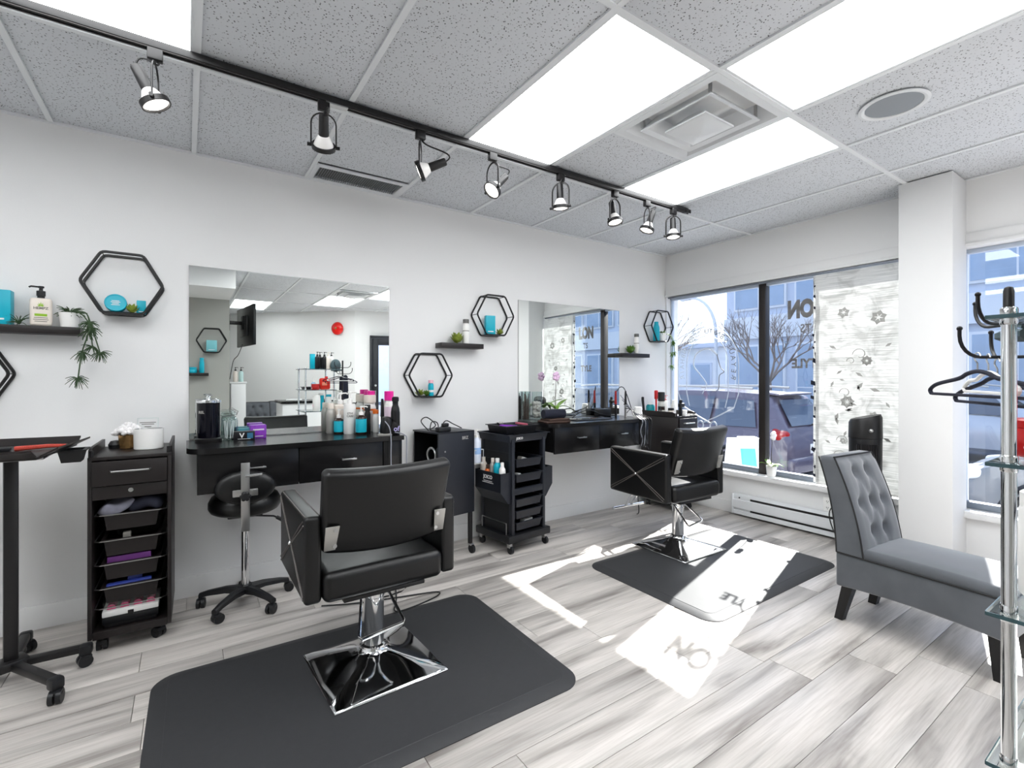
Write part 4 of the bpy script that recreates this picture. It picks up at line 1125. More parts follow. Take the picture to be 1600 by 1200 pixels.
# ---------------------------------------------------------------- small-goods builders
def card_box(name, label, x, y, z, d, m, rz=0, group=None, print_m=None, cat='box'):
    t = thing(name, label, cat, (x, y, z), rz, group)
    B().box((0, 0, d[2] / 2), d, bev=0.0015).obj('carton', m, t)
    B().box((0, -d[1] / 2 - 0.0004, d[2] * 0.16), (d[0] * 0.6, 0.0008, d[2] * 0.05)).obj('printed_line', print_m or PRINTW, t)
    B().box((0, 0, d[2] + 0.0004), (d[0] * 0.96, d[1] * 0.96, 0.0012)).obj('lid_flap', m, t)
    return t
def bottle(name, label, x, y, z, r, h, m, cap=None, cr=None, chh=0.03, lab=None, lz=(0.15, 0.65), neck=0.75, rz=0, group=None, pump=None, cat='bottle', shoulder=0.82, flat=1.0):
    """round bottle: body, optional wrap label, cap or pump head"""
    t = thing(name, label, cat, (x, y, z), rz, group)
    hb = h - chh if (cap or pump) else h
    S = Matrix.Diagonal((1, flat, 1, 1))
    B().lathe([(r * 0.9, 0.0), (r, 0.006), (r, hb * shoulder), (r * 0.92, hb * (shoulder + 0.07)), (r * neck, hb * 0.97), (r * neck, hb)], n=20, M=S).obj('body', m, t, ang=50)
    if lab: B().lathe([(r * 1.01, hb * lz[0]), (r * 1.012, hb * lz[0] + 0.001), (r * 1.012, hb * lz[1]), (r * 1.0, hb * lz[1] + 0.001)], n=20, M=S).obj('label', lab, t)
    if cap: B().lathe([(cr or r * 0.8, hb - 0.001), (cr or r * 0.8, h - 0.003), ((cr or r * 0.8) * 0.92, h)], n=18, M=S).obj('cap', cap, t)
    if pump:
        p = B().lathe([(r * 0.45, hb - 0.002), (r * 0.45, hb + chh * 0.30), (r * 0.16, hb + chh * 0.36), (r * 0.14, hb + chh * 0.8), (r * 0.30, hb + chh * 0.82), (r * 0.30, h), (0.001, h)], n=14)
        p.tube([(0, 0, h - chh * 0.08), (r * 0.9, -r * 0.2, h - chh * 0.07), (r * 1.15, -r * 0.25, h - chh * 0.16)], r * 0.12, n=8)
        p.obj('pump_head', pump, t)
    return t
def rosette(name, label, x, y, z, r, m=GREEN2, n=16, cat='plant', pot=None, group=None, flatness=0.6):
    t = thing(name, label, cat, (x, y, z), 0, group)
    if pot:
        pm, pr, ph = pot
        B().lathe([(pr * 0.72, 0), (pr, ph), (pr * 0.9, ph), (pr * 0.85, ph - 0.008), (0.001, ph - 0.008)], n=20).obj('pot', pm, t)
        z0 = ph - 0.006
    else: z0 = 0.0
    me = B().loft([[(0.001 + wd * c, l, zz + 0.15 * wd * (abs(c))) for c in (-1, -0.4, 0.4, 1)] + [(0.001 + wd * c, l, zz - tk) for c in (0.7, -0.7)]
                   for (l, wd, zz, tk) in ((0.02, 0.14, 0.0, 0.06), (0.35, 0.32, 0.16, 0.12), (0.72, 0.36, 0.42, 0.10), (1.0, 0.05, 0.66, 0.03))]).mesh('leaf', m, 60)
    for k in range(n):
        u = k / n
        o = add_mesh('leaf', me, t, (0, 0, z0 + r * (0.08 + 0.5 * u)), k * 2.399)
        s = r * (1.0 - 0.45 * u); o.scale = (s, s, s * (flatness + 1.4 * u))
    return t
def spike_tuft(b, c, r, n, seed, up=0.5, th=0.0022, dn=-0.2):
    rnd = random.Random(seed)
    for k in range(n):
        a = rnd.uniform(0, 2 * PI); e = rnd.uniform(dn, up)
        d = Vector((math.cos(a) * math.cos(e), math.sin(a) * math.cos(e) * 0.7, math.sin(e))) * r * rnd.uniform(0.6, 1)
        c0 = Vector(c)
        b.tube(bez(c0, c0 + d * 0.4 + Vector((0, 0, r * 0.25)), c0 + d * 0.8, c0 + d - Vector((0, 0, r * 0.1)), 4), th, n=5, taper=th * 0.4)

# ================================================================ goods on the left shelf and hexagon
t = card_box('product_box', 'turquoise product box standing on the left shelf at the edge of the photograph', -0.755, 3.300, 1.527, (0.11, 0.06, 0.165), TEAL)
t = thing('lotion_bottle', 'cream lotion bottle with black pump on the left shelf', 'bottle', (-0.60, 3.305, 1.527), 0.15)
B().box((0, 0, 0.07), (0.082, 0.05, 0.14), bev=0.014, seg=3).obj('body', CREAM, t, ang=60)
B().lathe([(0.014, 0.138), (0.014, 0.150), (0.017, 0.152), (0.017, 0.176), (0.008, 0.178), (0.007, 0.190), (0.012, 0.192), (0.012, 0.200), (0.001, 0.200)], n=16).obj('pump_neck', PLASTIC, t)
B().tube([(0.008, 0, 0.196), (-0.035, -0.012, 0.195), (-0.042, -0.014, 0.190)], 0.0045).obj('pump_spout', PLASTIC, t)
lf = B()
for k in range(7):
    a = PI / 2 + (k - 3) * 0.48; ln = 0.022 - abs(k - 3) * 0.003
    lf.prism([(0, 0.098), (ln * 0.5 * math.cos(a) - 0.002 * math.sin(a), 0.098 + ln * 0.5 * math.sin(a) + 0.002 * math.cos(a)), (ln * math.cos(a), 0.098 + ln * math.sin(a)), (ln * 0.5 * math.cos(a) + 0.002 * math.sin(a), 0.098 + ln * 0.5 * math.sin(a) - 0.002 * math.cos(a))], -0.0262, -0.0252, 'y')
lf.obj('leaf_emblem', mat('lime_print', (0.55, 0.72, 0.15), 0.5), t)
text('HEMPZ', 0.017, LABELG, t, TM((0, -0.0257, 0.088)), bold=0.0004)
lb = B(); lb.box((0, -0.0256, 0.055), (0.045, 0.001, 0.012)); lb.obj('label_band', mat('lime_print', (0.55, 0.72, 0.15)), t)
b = B()
for z, w_ in ((0.041, 0.05), (0.032, 0.055), (0.023, 0.045)): b.box((0, -0.0256, z), (w_, 0.001, 0.003))
b.obj('small_print', LABELG, t)
b = B(); spike_tuft(b, (-0.672, 3.275, 1.532), 0.072, 22, 3, 1.1, 0.0022)
tag(b.obj('air_plant', GREEND), 'small grey-green air plant in front of the lotion bottle', 'plant')
def trailing(label, x, y, z, pr, ph, strands, seed, m=GREEND, tuft=0.05):
    t = thing('trailing_plant', label, 'plant', (x, y, z))
    B().lathe([(pr * 0.78, 0), (pr, ph), (pr * 0.93, ph), (pr * 0.88, ph - 0.008), (0.001, ph - 0.008)], n=22).obj('pot', WHITEPL, t, label='small white pot')
    top = (0, 0, ph - 0.006)
    b = B(); spike_tuft(b, top, tuft * 1.5, 46, seed, 0.75, 0.0034); b.obj('crown_stems', m, t)
    for i, pts in enumerate(strands):
        b = B(); P = smooth_path([top] + pts, 5); b.tube(P, 0.003, n=6)
        rnd = random.Random(seed + i)
        for q in pts[1:]: spike_tuft(b, q, tuft * rnd.uniform(0.9, 1.25), 26, seed * 7 + i + int(abs(q[2]) * 100), 0.35, 0.0028, -1.45)
        b.obj('hanging_stem', m, t)
    return t
trailing('white pot with a trailing stringy plant hanging off the left shelf', -0.495, 3.305, 1.527, 0.042, 0.075,
         [[(0.075, -0.07, 0.07), (0.085, -0.085, -0.02), (0.060, -0.085, -0.13), (0.045, -0.085, -0.26)], [(0.07, -0.07, 0.075), (0.10, -0.085, -0.01), (0.13, -0.085, -0.13)], [(0.04, -0.07, 0.08), (0.085, -0.08, 0.02), (0.10, -0.08, -0.10)]], 5)
# hexagon 1
t = thing('round_tub', 'round turquoise hair-mask tub stood on edge in the upper left hexagon shelf', 'tub', (-0.308, 3.285, 1.6175))
Mt = Matrix.Translation((0, 0, 0.046)) @ Matrix.Rotation(PI / 2 - 0.15, 4, 'X')
B().lathe([(0.042, -0.022), (0.045, -0.018), (0.045, 0.0), (0.043, 0.002)], n=32, M=Mt).obj('body', TEAL, t)
B().lathe([(0.046, 0.0), (0.047, 0.003), (0.047, 0.018), (0.044, 0.022), (0.040, 0.0215), (0.039, 0.020), (0.001, 0.020)], n=32, M=Mt).obj('lid', TEAL, t)
lb = B()
for k, w_ in ((0.010, 0.032), (0.003, 0.04), (-0.004, 0.028), (-0.012, 0.036)): lb.add([Mt @ Vector((sx * w_ / 2, k + sy * 0.0015, 0.0206)) for sx, sy in ((-1, -1), (1, -1), (1, 1), (-1, 1))], [[0, 1, 2, 3]])
lb.obj('small_print', PRINTW, t)
rosette('succulent', 'small green and brown succulent beside the round turquoise tub', -0.240, 3.275, 1.6175, 0.034, GREEN2, 14, flatness=1.1)
card_box('product_box', 'small turquoise carton in the upper left hexagon shelf', -0.203, 3.300, 1.6175, (0.040, 0.04, 0.07), TEAL, 0.1)
# shelf 2 and hexagons 2, 3
rosette('succulent', 'olive rosette succulent on the middle floating shelf', 1.722, 3.298, 1.537, 0.058, GREEN2, 20, flatness=1.0)
WB = dict(cap=mat('grey_cap', (0.40, 0.40, 0.39), 0.4), cr=0.024, chh=0.030, lab=LABELG, lz=(0.60, 0.63))
bottle('white_bottle', 'white bottle with a grey cap on the middle floating shelf', 1.800, 3.300, 1.535, 0.026, 0.19, WHITEPL, **WB)
card_box('product_box', 'tall turquoise carton in the hexagon shelf left of the right mirror', 2.020, 3.305, 1.617, (0.078, 0.05, 0.150), TEAL, -0.25)
rosette('succulent', 'low green sprig in the hexagon shelf with the tall turquoise carton', 2.105, 3.290, 1.617, 0.042, GREEN2, 12)
bottle('product_bottle', 'small turquoise bottle with pink cap in the low hexagon shelf', 1.500, 3.290, 1.1365, 0.021, 0.118, TEAL, cap=mat('pale_pink_cap', (0.93, 0.72, 0.78), 0.4), cr=0.019, chh=0.022, lab=PRINTW, lz=(0.3, 0.45))
rosette('succulent', 'yellow-green rosette at the left of the low hexagon shelf', 1.412, 3.290, 1.1365, 0.042, GREEN2, 14)
rosette('succulent', 'dark green rosette next to the small turquoise bottle in the low hexagon shelf', 1.462, 3.282, 1.1365, 0.030, GREEN, 14, flatness=1.2)
# shelf 3 and hexagon 4
rosette('succulent', 'bright green leafy rosette on the floating shelf right of the right mirror', 3.655, 3.300, 1.514, 0.055, GREEN, 18, flatness=1.1)
bottle('white_bottle', 'white bottle with a grey cap on the shelf right of the right mirror', 3.745, 3.305, 1.512, 0.026, 0.20, WHITEPL, **WB)
bottle('product_bottle', 'tall turquoise bottle in the hexagon shelf by the window corner', 4.040, 3.300, 1.652, 0.033, 0.20, TEAL, cap=TEAL, cr=0.022, chh=0.03, shoulder=0.8)
trailing('white pot with trailing leaves in the hexagon shelf by the window corner', 4.125, 3.290, 1.652, 0.040, 0.085,
         [[(0.055, -0.05, 0.06), (0.068, -0.075, -0.02), (0.05, -0.08, -0.13), (0.045, -0.08, -0.26)], [(0.05, -0.05, 0.07), (0.075, -0.08, 0.0), (0.085, -0.085, -0.12)]], 11, GREEN, 0.04)
# seen in the mirror: partition shelf and hexagon
bottle('product_bottle', 'tall turquoise can on the partition shelf, seen in the left mirror', 0.17, -0.865, 1.335, 0.028, 0.20, TEAL, cap=TEAL, cr=0.024, chh=0.03)
bottle('product_bottle', 'squat turquoise tub on the partition shelf, seen in the left mirror', 0.07, -0.865, 1.335, 0.045, 0.075, TEAL, cap=TEAL, cr=0.046, chh=0.02)
card_box('gift_box', 'clear turquoise product set in the partition hexagon, seen in the left mirror', 0.28, -0.865, 1.62, (0.12, 0.06, 0.15), mat('frosted_teal', (0.45, 0.72, 0.75), 0.3), PI)

# ================================================================ goods on the left counter
ZC = 0.908
t = thing('disinfectant_jar', 'tall black glass disinfectant jar with a chrome lid on the left counter', 'jar', (0.106, 3.262, ZC))
B().lathe([(0.066, 0), (0.068, 0.004), (0.068, 0.016), (0.060, 0.022)], n=32).obj('foot', DARKMETAL, t)
B().lathe([(0.058, 0.018), (0.058, 0.222)], n=32).obj('glass_body', mat('black_glass', (0.03, 0.03, 0.07), 0.10, var=0.1, spec=0.35), t)
ld = B().lathe([(0.060, 0.220), (0.062, 0.222), (0.062, 0.234), (0.050, 0.238), (0.008, 0.240), (0.006, 0.252), (0.010, 0.256), (0.010, 0.262), (0.001, 0.264)], n=32)
ld.tube([(-0.02, 0, 0.262), (0.02, 0, 0.262)], 0.004); ld.obj('lid', CHROME, t)
text('REL', 0.020, SILVERPL, t, TM((-0.036, -0.0472, 0.168), (PI / 2, 0, -0.65)), bold=0.0006)
b = B(); b.cyl((0.056, -0.02, 0.02), (0.056, -0.02, 0.235), 0.003, n=6); b.cyl((-0.058, -0.012, 0.02), (-0.058, -0.012, 0.235), 0.003, n=6); b.obj('lift_rods', CHROME, t)
t = thing('glass_jar', 'clear glass storage jar with a wire clip lid on the left counter', 'jar', (0.208, 3.272, ZC))
B().lathe([(0.040, 0.001), (0.045, 0.006), (0.046, 0.110), (0.042, 0.125), (0.036, 0.130), (0.036, 0.146), (0.033, 0.146), (0.033, 0.130), (0.039, 0.123), (0.043, 0.108), (0.042, 0.010), (0.001, 0.008)], n=28).obj('glass', CLEAR, t)
B().lathe([(0.037, 0.147), (0.040, 0.150), (0.038, 0.162), (0.02, 0.168), (0.001, 0.168)], n=28).obj('lid', CLEAR, t)
B().tube(arc((0, 0, 0.140), 0.038, 0, 2 * PI, 20)[:-1], 0.002, closed=True).tube([(0.038, 0, 0.140), (0.046, 0, 0.165), (0.03, 0, 0.176), (0.0, 0, 0.172)], 0.002).obj('wire_clip', STEEL, t)
cs = B()
for k in range(7): cs.cyl((0.018 * math.cos(k), 0.018 * math.sin(k), 0.010), (0.026 * math.cos(k + 0.4), 0.026 * math.sin(k + 0.4), 0.112), 0.0035, n=6)
cs.obj('contents', PRINTW, t)
t = card_box('perm_box', 'low black carton with a white V emblem on the left counter', 0.282, 3.215, ZC, (0.108, 0.05, 0.050), mat('black_card', (0.06, 0.06, 0.08), 0.35), -0.12)
text('V', 0.040, PRINTW, t, TM((-0.012, -0.0262, 0.026)), bold=0.001)
B().box((0.030, -0.0255, 0.026), (0.030, 0.0008, 0.032)).obj('blue_panel', mat('blue_print', (0.20, 0.42, 0.55), 0.5), t)
t = card_box('color_box', 'purple patterned carton on the left counter beside the black carton', 0.358, 3.285, ZC, (0.085, 0.07, 0.078), PURPLE, 0.05)
B().box((0, -0.0358, 0.052), (0.06, 0.0008, 0.008)).obj('white_strip', PRINTW, t)
card_box('color_box', 'small teal carton behind the black carton on the left counter', 0.292, 3.305, ZC, (0.075, 0.045, 0.060), mat('muted_teal', (0.28, 0.55, 0.60), 0.4), 0.05)
bottle('silver_bottle', 'silver bottle at the left end of the group on the left counter', 0.785, 3.285, ZC, 0.028, 0.195, SILVERPL, cap=CREAM, cr=0.020, chh=0.035)
AR = dict(lab=TEAL, lz=(0.12, 0.78), pump=WHITEPL, chh=0.055, neck=0.42, shoulder=0.80)
bottle('oil_bottle', 'amber oil bottle with turquoise label and white pump, left of the big white bottle', 0.822, 3.225, ZC, 0.031, 0.160, AMBER, group='amber oil bottles on the left counter', **AR)
bottle('oil_bottle', 'amber oil bottle with turquoise label and white pump, right of the big white bottle', 0.930, 3.105, ZC, 0.034, 0.182, AMBER, group='amber oil bottles on the left counter', **AR)
bottle('pump_bottle', 'cream pump bottle behind the amber oil bottles, nearest the left mirror', 0.852, 3.305, ZC, 0.040, 0.265, CREAM, pump=WHITEPL, chh=0.075, neck=0.4, shoulder=0.86)
t = bottle('pump_bottle', 'tall white pump bottle with grey lettering between the amber oil bottles', 0.880, 3.185, ZC, 0.038, 0.275, WHITEPL, pump=WHITEPL, chh=0.075, neck=0.4, shoulder=0.90)
text('ETHI\nCARE', 0.017, LABELG, t, TM((-0.008, -0.0388, 0.125), (PI / 2, 0, -0.2)), bold=0.0003)
bottle('spray_can', 'slim matt black can right of the amber oil bottle', 0.998, 3.190, ZC, 0.020, 0.184, DARKMETAL, cap=PLASTIC, cr=0.019, chh=0.04)
bottle('spray_can', 'tall white can with orange band on the left counter', 1.036, 3.262, ZC, 0.040, 0.245, WHITEPL, cap=CREAM, cr=0.040, chh=0.05, lab=ORANGE, lz=(0.72, 0.78))
bottle('spray_can', 'slim white tube with orange top in front of the tall white can', 1.048, 3.175, ZC, 0.021, 0.150, WHITEPL, cap=ORANGE, cr=0.020, chh=0.025)
bottle('spray_can', 'white can with hot pink cap partly hidden behind the tall white can', 1.064, 3.322, ZC, 0.027, 0.272, WHITEPL, cap=PINK, cr=0.027, chh=0.05)
bottle('spray_can', 'white can with hot pink cap beside the black flask', 1.108, 3.088, ZC, 0.030, 0.275, WHITEPL, cap=PINK, cr=0.030, chh=0.06, lab=mat('pale_lilac_print', (0.86, 0.78, 0.84), 0.4), lz=(0.2, 0.8))
t = thing('drink_flask', 'black steel flask with painted letters at the right end of the left counter', 'flask', (1.106, 2.965, ZC))
B().lathe([(0.026, 0), (0.029, 0.004), (0.029, 0.140), (0.025, 0.170), (0.018, 0.190), (0.018, 0.212)], n=24).obj('body', mat('black_steel_flask', (0.12, 0.12, 0.125), 0.3, metal=0.4), t, ang=60)
B().lathe([(0.019, 0.212), (0.022, 0.214), (0.022, 0.236), (0.016, 0.242), (0.001, 0.243)], n=24).obj('lid', PLASTIC, t)
text('of', 0.045, mat('lilac_print', (0.70, 0.66, 0.85), 0.5), t, TM((-0.004, -0.0305, 0.040), (PI / 2, 0, -0.10)), bold=0.0008)
def iron(name, label, x, y, z, h, m1, m2, tilt=0.0, group=None, lean=(0, 0)):
    t = thing(name, label, 'hair iron', (x, y, z), 0, group)
    top = Vector((lean[0], lean[1], h))
    u = top.normalized()
    b = B().tube([(0, 0, 0.0), u * h * 0.50], 0.011, n=10); b.tube([(0.006, 0, 0.0), u * h * 0.50 + Vector((0.006, 0, 0))], 0.009, n=8); b.obj('barrel', m2, t)
    b = B().tube([u * h * 0.48, u * h * 0.60, u * h * 0.9, u * h], 0.013, n=10, taper=0.008); b.obj('handle', m1, t)
    return t
iron('flat_iron', 'black flat iron standing beside the white cans on the left counter', 1.072, 3.115, ZC, 0.225, PLASTIC, DARKMETAL)
iron('curling_iron', 'chrome-barrelled curling iron standing behind the black dryer', 1.105, 3.155, ZC, 0.215, STEEL, STEEL)
t = thing('hair_clipper', 'black clipper on its charging stand at the front of the left counter', 'clipper', (1.040, 2.975, ZC))
B().lathe([(0.045, 0), (0.046, 0.005), (0.036, 0.012), (0.001, 0.013)], n=24).obj('stand', SILVERPL, t)
B().lathe([(0.030, 0.010), (0.036, 0.020), (0.038, 0.080), (0.032, 0.110), (0.02, 0.118), (0.001, 0.119)], n=20, M=Matrix.Rotation(0.15, 4, 'Y')).obj('body', PLASTIC, t)
B().box((0.05, -0.02, 0.05), (0.05, 0.03, 0.07), bev=0.010, rot=(0.2, 0.5, 0)).obj('attachment', DARKMETAL, t)
b = B().tube(smooth_path([(1.03, 2.94, ZC + 0.09), (1.045, 2.90, ZC + 0.05), (1.05, 2.888, ZC - 0.03), (1.048, 2.885, ZC - 0.12), (1.052, 2.888, 0.60)]), 0.0035, n=6)
b.tube(smooth_path([(1.09, 2.93, ZC + 0.02), (1.135, 2.885, ZC + 0.004), (1.150, 2.885, ZC - 0.05), (1.146, 2.90, 0.55), (1.15, 3.0, 0.30)]), 0.0035, n=6)
tag(b.obj('clipper_cords', GREYWIRE), 'grey cords hanging over the right end of the left counter', 'cord')

# ================================================================ goods on the right counter
def vase(label, x, y, r, h, fill_m, n, seed, stick):
    t = thing('glass_vase', label, 'vase', (x, y, ZC))
    B().lathe([(r * 0.97, 0), (r, 0.004), (r, h), (r * 0.95, h), (r * 0.95, 0.012), (0.001, 0.010)], n=28).obj('glass', CLEAR, t)
    rnd = random.Random(seed); b = B()
    for k in range(n):
        a = rnd.uniform(0, 2 * PI); q = rnd.uniform(0, r * 0.72); z = rnd.uniform(0.012, h * 0.55)
        if stick: b.cyl((q * math.cos(a), q * math.sin(a), 0.012), (q * math.cos(a + .5), q * math.sin(a + .5), h * rnd.uniform(0.6, 1.02)), 0.003, n=5)
        else: b.sph((q * math.cos(a), q * math.sin(a), z + 0.02), 0.013, 7, 5)
    o = b.obj('filling', fill_m, t); o['kind'] = 'stuff'
    return t
vase('dark cylinder vase of twigs at the left end of the right counter', 2.372, 3.300, 0.040, 0.245, mat('dark_twigs', (0.25, 0.19, 0.17), 0.8, var=0.3), 34, 1, True)
vase('cylinder vase of white pebbles and twigs beside the dark vase', 2.470, 3.275, 0.045, 0.245, mat('pale_pebbles', (0.80, 0.76, 0.74), 0.6, var=0.15), 110, 2, False)
def orchid(label, x, y, z, pr, ph, h, petal, nfl, seed, lean, leafm=GREENO, ll=0.15):
    t = thing('orchid', label, 'plant', (x, y, z))
    B().lathe([(pr * 0.72, 0), (pr * 0.78, 0.004), (pr, ph), (pr * 0.92, ph), (pr * 0.88, ph - 0.01), (0.001, ph - 0.01)], n=24).obj('pot', WHITEPL, t)
    st = smooth_path([(0, 0, ph - 0.01), (lean * 0.2, 0, ph + h * 0.35), (lean * 0.6, -0.004, ph + h * 0.75), (lean, 0.0, ph + h)], 6)
    B().tube(st, 0.0032, n=6, taper=0.0018).obj('stem', mat('dark_stem', (0.20, 0.16, 0.15), 0.6), t)
    for k in range(5):
        a = k * 1.3 + seed; ca, sa = math.cos(a), math.sin(a) * 0.7
        rings = []
        for u in [i / 6 for i in range(7)]:
            l = ll * u; wd = 0.022 * math.sin(PI * min(1, u * 0.9 + 0.08)) + 0.002; zz = ph - 0.008 + ll * (0.75 * u - 0.55 * u * u * (0.6 + 0.25 * k))
            n2 = Vector((-sa, ca, 0)).normalized(); c = Vector((ca * l, sa * l, zz))
            rings.append([c + n2 * wd + Vector((0, 0, 0.004)), c + Vector((0, 0, -0.002)), c - n2 * wd + Vector((0, 0, 0.004)), c + Vector((0, 0, 0.002))])
        B().loft(rings).obj('leaf', leafm, t, ang=70)
    for k in range(nfl):
        p = st[-1 - k * 3]
        f = B()
        for j in range(5):
            a = j * 2 * PI / 5 + k
            d = Vector((math.cos(a) * 0.8 + 0.0, -0.15, math.sin(a))) * 0.024
            f.sph(Vector(p) + Vector((-0.010 * (-1) ** k, -0.018, 0)) + d, 0.019, 8, 6, sc=(1, 1, 1))
        f.sph(Vector(p) + Vector((-0.010 * (-1) ** k, -0.03, 0)), 0.009, 8, 6)
        f.obj('flower', petal, t)
    return t
orchid('pink orchid in a white pot on the right counter, doubled in the mirror', 2.672, 3.272, ZC, 0.042, 0.095, 0.28, PETALP, 1, 0.4, 0.0, ll=0.19)
t = thing('rolled_towel', 'rolled navy towel on top of the folded brown towels on the right counter', 'towel', (2.475, 3.055, ZC + 0.034), -0.1)
P = [(0.040 * (1 - 0.06 * k) * math.cos(k * 0.5), 0.043 + 0.040 * (1 - 0.03 * k) * math.sin(k * 0.5)) for k in range(20)]
B().loft([[(x, 0.036 * math.cos(a), 0.036 + 0.036 * math.sin(a) * (1.05 if i % 2 else 0.97)) for i, a in enumerate([2 * PI * k / 20 for k in range(20)])] for x in (-0.10, -0.095, -0.03, 0.04, 0.095, 0.10)]).obj('roll', NAVY, t)
sp = B().tube([(0.101, (0.030 - 0.0012 * k) * math.cos(k * 0.55), 0.036 + (0.030 - 0.0012 * k) * math.sin(k * 0.55)) for k in range(22)], 0.0035, n=6); sp.obj('rolled_edge', NAVY, t)
for k in range(2):
    o = B().box((0, 0, 0.008), (0.23 - 0.02 * k, 0.15 - 0.02 * k, 0.016), bev=0.007, seg=2, cuts=(6, 4, 1), fn=lambda p: (p.x, p.y, p.z + 0.003 * math.sin(p.x * 40) * math.cos(p.y * 30))).obj('folded_towel', BROWN, loc=(2.48 + 0.01 * k, 3.055, ZC + 0.0005 + 0.017 * k), rz=-0.12 + 0.1 * k)
    tag(o, ['brown folded towel lying lowest under the rolled navy towel', 'brown folded towel directly beneath the rolled navy towel'][k], 'towel', 'folded brown towels on the right counter')
t = thing('tool_mat', 'dark mat of combs and clips lying flat on the right counter', 'tool mat', (2.905, 3.11, ZC))
B().box((0, 0, 0.004), (0.42, 0.17, 0.007), bev=0.003).obj('mat', PLASTIC, t)
for k in range(5):
    B().box((-0.15 + 0.075 * k, 0.01 * (-1) ** k, 0.011), (0.13, 0.022, 0.006), rz=0.2 * (k - 2), bev=0.002).obj('comb', [SILVERPL, DARKMETAL, STEEL, BROWN, DARKMETAL][k], t)
iron('curling_iron', 'red-handled curling iron standing at the right end of the right counter', 3.355, 3.215, ZC, 0.240, mat('red_handle', (0.62, 0.10, 0.10), 0.35), DARKMETAL)
iron('curling_iron', 'silver curling iron standing in front of the red-handled one', 3.375, 3.110, ZC, 0.240, DARKMETAL, STEEL)
o = B().box((3.27, 3.300, ZC + 0.035), (0.16, 0.07, 0.07), bev=0.008).obj('iron_holder', PLASTIC); tag(o, 'low black holder box behind the curling irons', 'holder')
t = thing('paper_cup', 'upturned white paper cup at the right end of the right counter', 'cup', (3.425, 3.005, ZC))
B().lathe([(0.042, 0.0), (0.042, 0.004), (0.031, 0.095), (0.028, 0.096), (0.001, 0.094)], n=24).obj('cup', WHITEPL, t)
for k, (m, lb) in enumerate(((WIRE, 'black iron cables trailing over the front of the right counter'), (GREYWIRE, 'pale grey cables bunched over the right end of the right counter'))):
    b = B()
    rnd = random.Random(20 + k)
    for j in range(5 - 3 * k):
        x = 3.33 + 0.032 * j + 0.012 * k
        b.tube(smooth_path([(3.36, 3.16 - 0.02 * j, ZC + 0.20 - 0.04 * j), (3.40, 3.06, ZC + 0.07), (x, 2.93, ZC + 0.012), (x + 0.01, 2.888, ZC - 0.02), (x + rnd.uniform(-0.03, 0.03), 2.885, 0.80), (x + rnd.uniform(-0.02, 0.02), 2.886, 0.72 - 0.03 * j), (x + 0.01, 2.91, 0.66)]), 0.0035, n=6)
    if k == 0: b.tube(smooth_path([(3.365, 3.21, ZC + 0.235), (3.39, 3.19, ZC + 0.275), (3.42, 3.16, ZC + 0.25), (3.44, 3.10, ZC + 0.08), (3.40, 3.04, ZC + 0.02)]), 0.004, n=6); b.tube(smooth_path([(2.80, 3.2, ZC + 0.01), (2.90, 3.22, ZC + 0.05), (3.03, 3.22, ZC + 0.07), (3.15, 3.2, ZC + 0.03), (3.3, 3.18, ZC + 0.01)]), 0.004, n=6)
    tag(b.obj('power_cables', m), lb, 'cable')
b = B().tube(smooth_path([(3.42, 2.93, 0.60), (3.44, 2.95, 0.35), (3.40, 2.98, 0.22), (3.43, 3.0, 0.05), (3.46, 3.05, 0.008)]), 0.0045, n=6)
tag(b.obj('loose_cable', WIRE), 'black cord hanging below the right counter in front of the white wall', 'cord')

# ================================================================ goods on the corner cabinet
ZK = 0.9045
bottle('product_bottle', 'turquoise bottle of liquid on the corner cabinet by the window', 3.845, 3.215, ZK, 0.042, 0.120, TEALD, cap=WHITEPL, cr=0.02, chh=0.02, group=None)
t = bottle('dropper_bottle', 'small dark bottle in front of the turquoise liquid on the corner cabinet', 3.872, 3.120, ZK, 0.018, 0.085, AMBER, cap=PLASTIC, cr=0.012, chh=0.03)
t = thing('hair_brush', 'black styling brush standing at the back of the corner cabinet', 'brush', (3.835, 3.285, ZK))
B().tube([(0, 0, 0), (-0.01, 0, 0.07), (-0.022, 0, 0.14)], 0.010, taper=0.014).obj('handle', PLASTIC, t); B().box((-0.022, 0, 0.155), (0.030, 0.018, 0.04), bev=0.008).obj('head', PLASTIC, t)
t = thing('hair_brush', 'red paddle brush standing upright on the corner cabinet', 'brush', (3.945, 3.225, ZK))
B().tube([(0, 0, 0), (0, 0, 0.15)], 0.009).obj('handle', RED, t); B().box((0, 0, 0.195), (0.045, 0.020, 0.09), bev=0.009, seg=2).obj('head', RED, t)
bottle('spray_can', 'clear bottle with a tall black cap on the corner cabinet', 3.925, 3.145, ZK, 0.034, 0.225, mat('clear_plastic_tint', (0.78, 0.78, 0.76), 0.2), cap=PLASTIC, cr=0.034, chh=0.09, lab=AMBER, lz=(0.35, 0.6))
bottle('spray_bottle', 'slim white spray bottle on the corner cabinet near the window', 4.010, 3.160, ZK, 0.022, 0.19, WHITEPL, pump=mat('rose_pump', (0.75, 0.40, 0.42), 0.4), chh=0.05, neck=0.5)
bottle('cream_jar', 'small pale jar with black lid on the corner cabinet', 3.940, 3.040, ZK, 0.028, 0.07, CREAM, cap=PLASTIC, cr=0.029, chh=0.02, cat='jar')
bottle('white_bottle', 'short white bottle on the corner cabinet beside the black clipper', 3.990, 3.050, ZK, 0.024, 0.145, WHITEPL, cap=WHITEPL, cr=0.016, chh=0.03)
t = thing('hair_clipper', 'black clipper on a stand at the front edge of the corner cabinet', 'clipper', (3.905, 2.905, ZK))
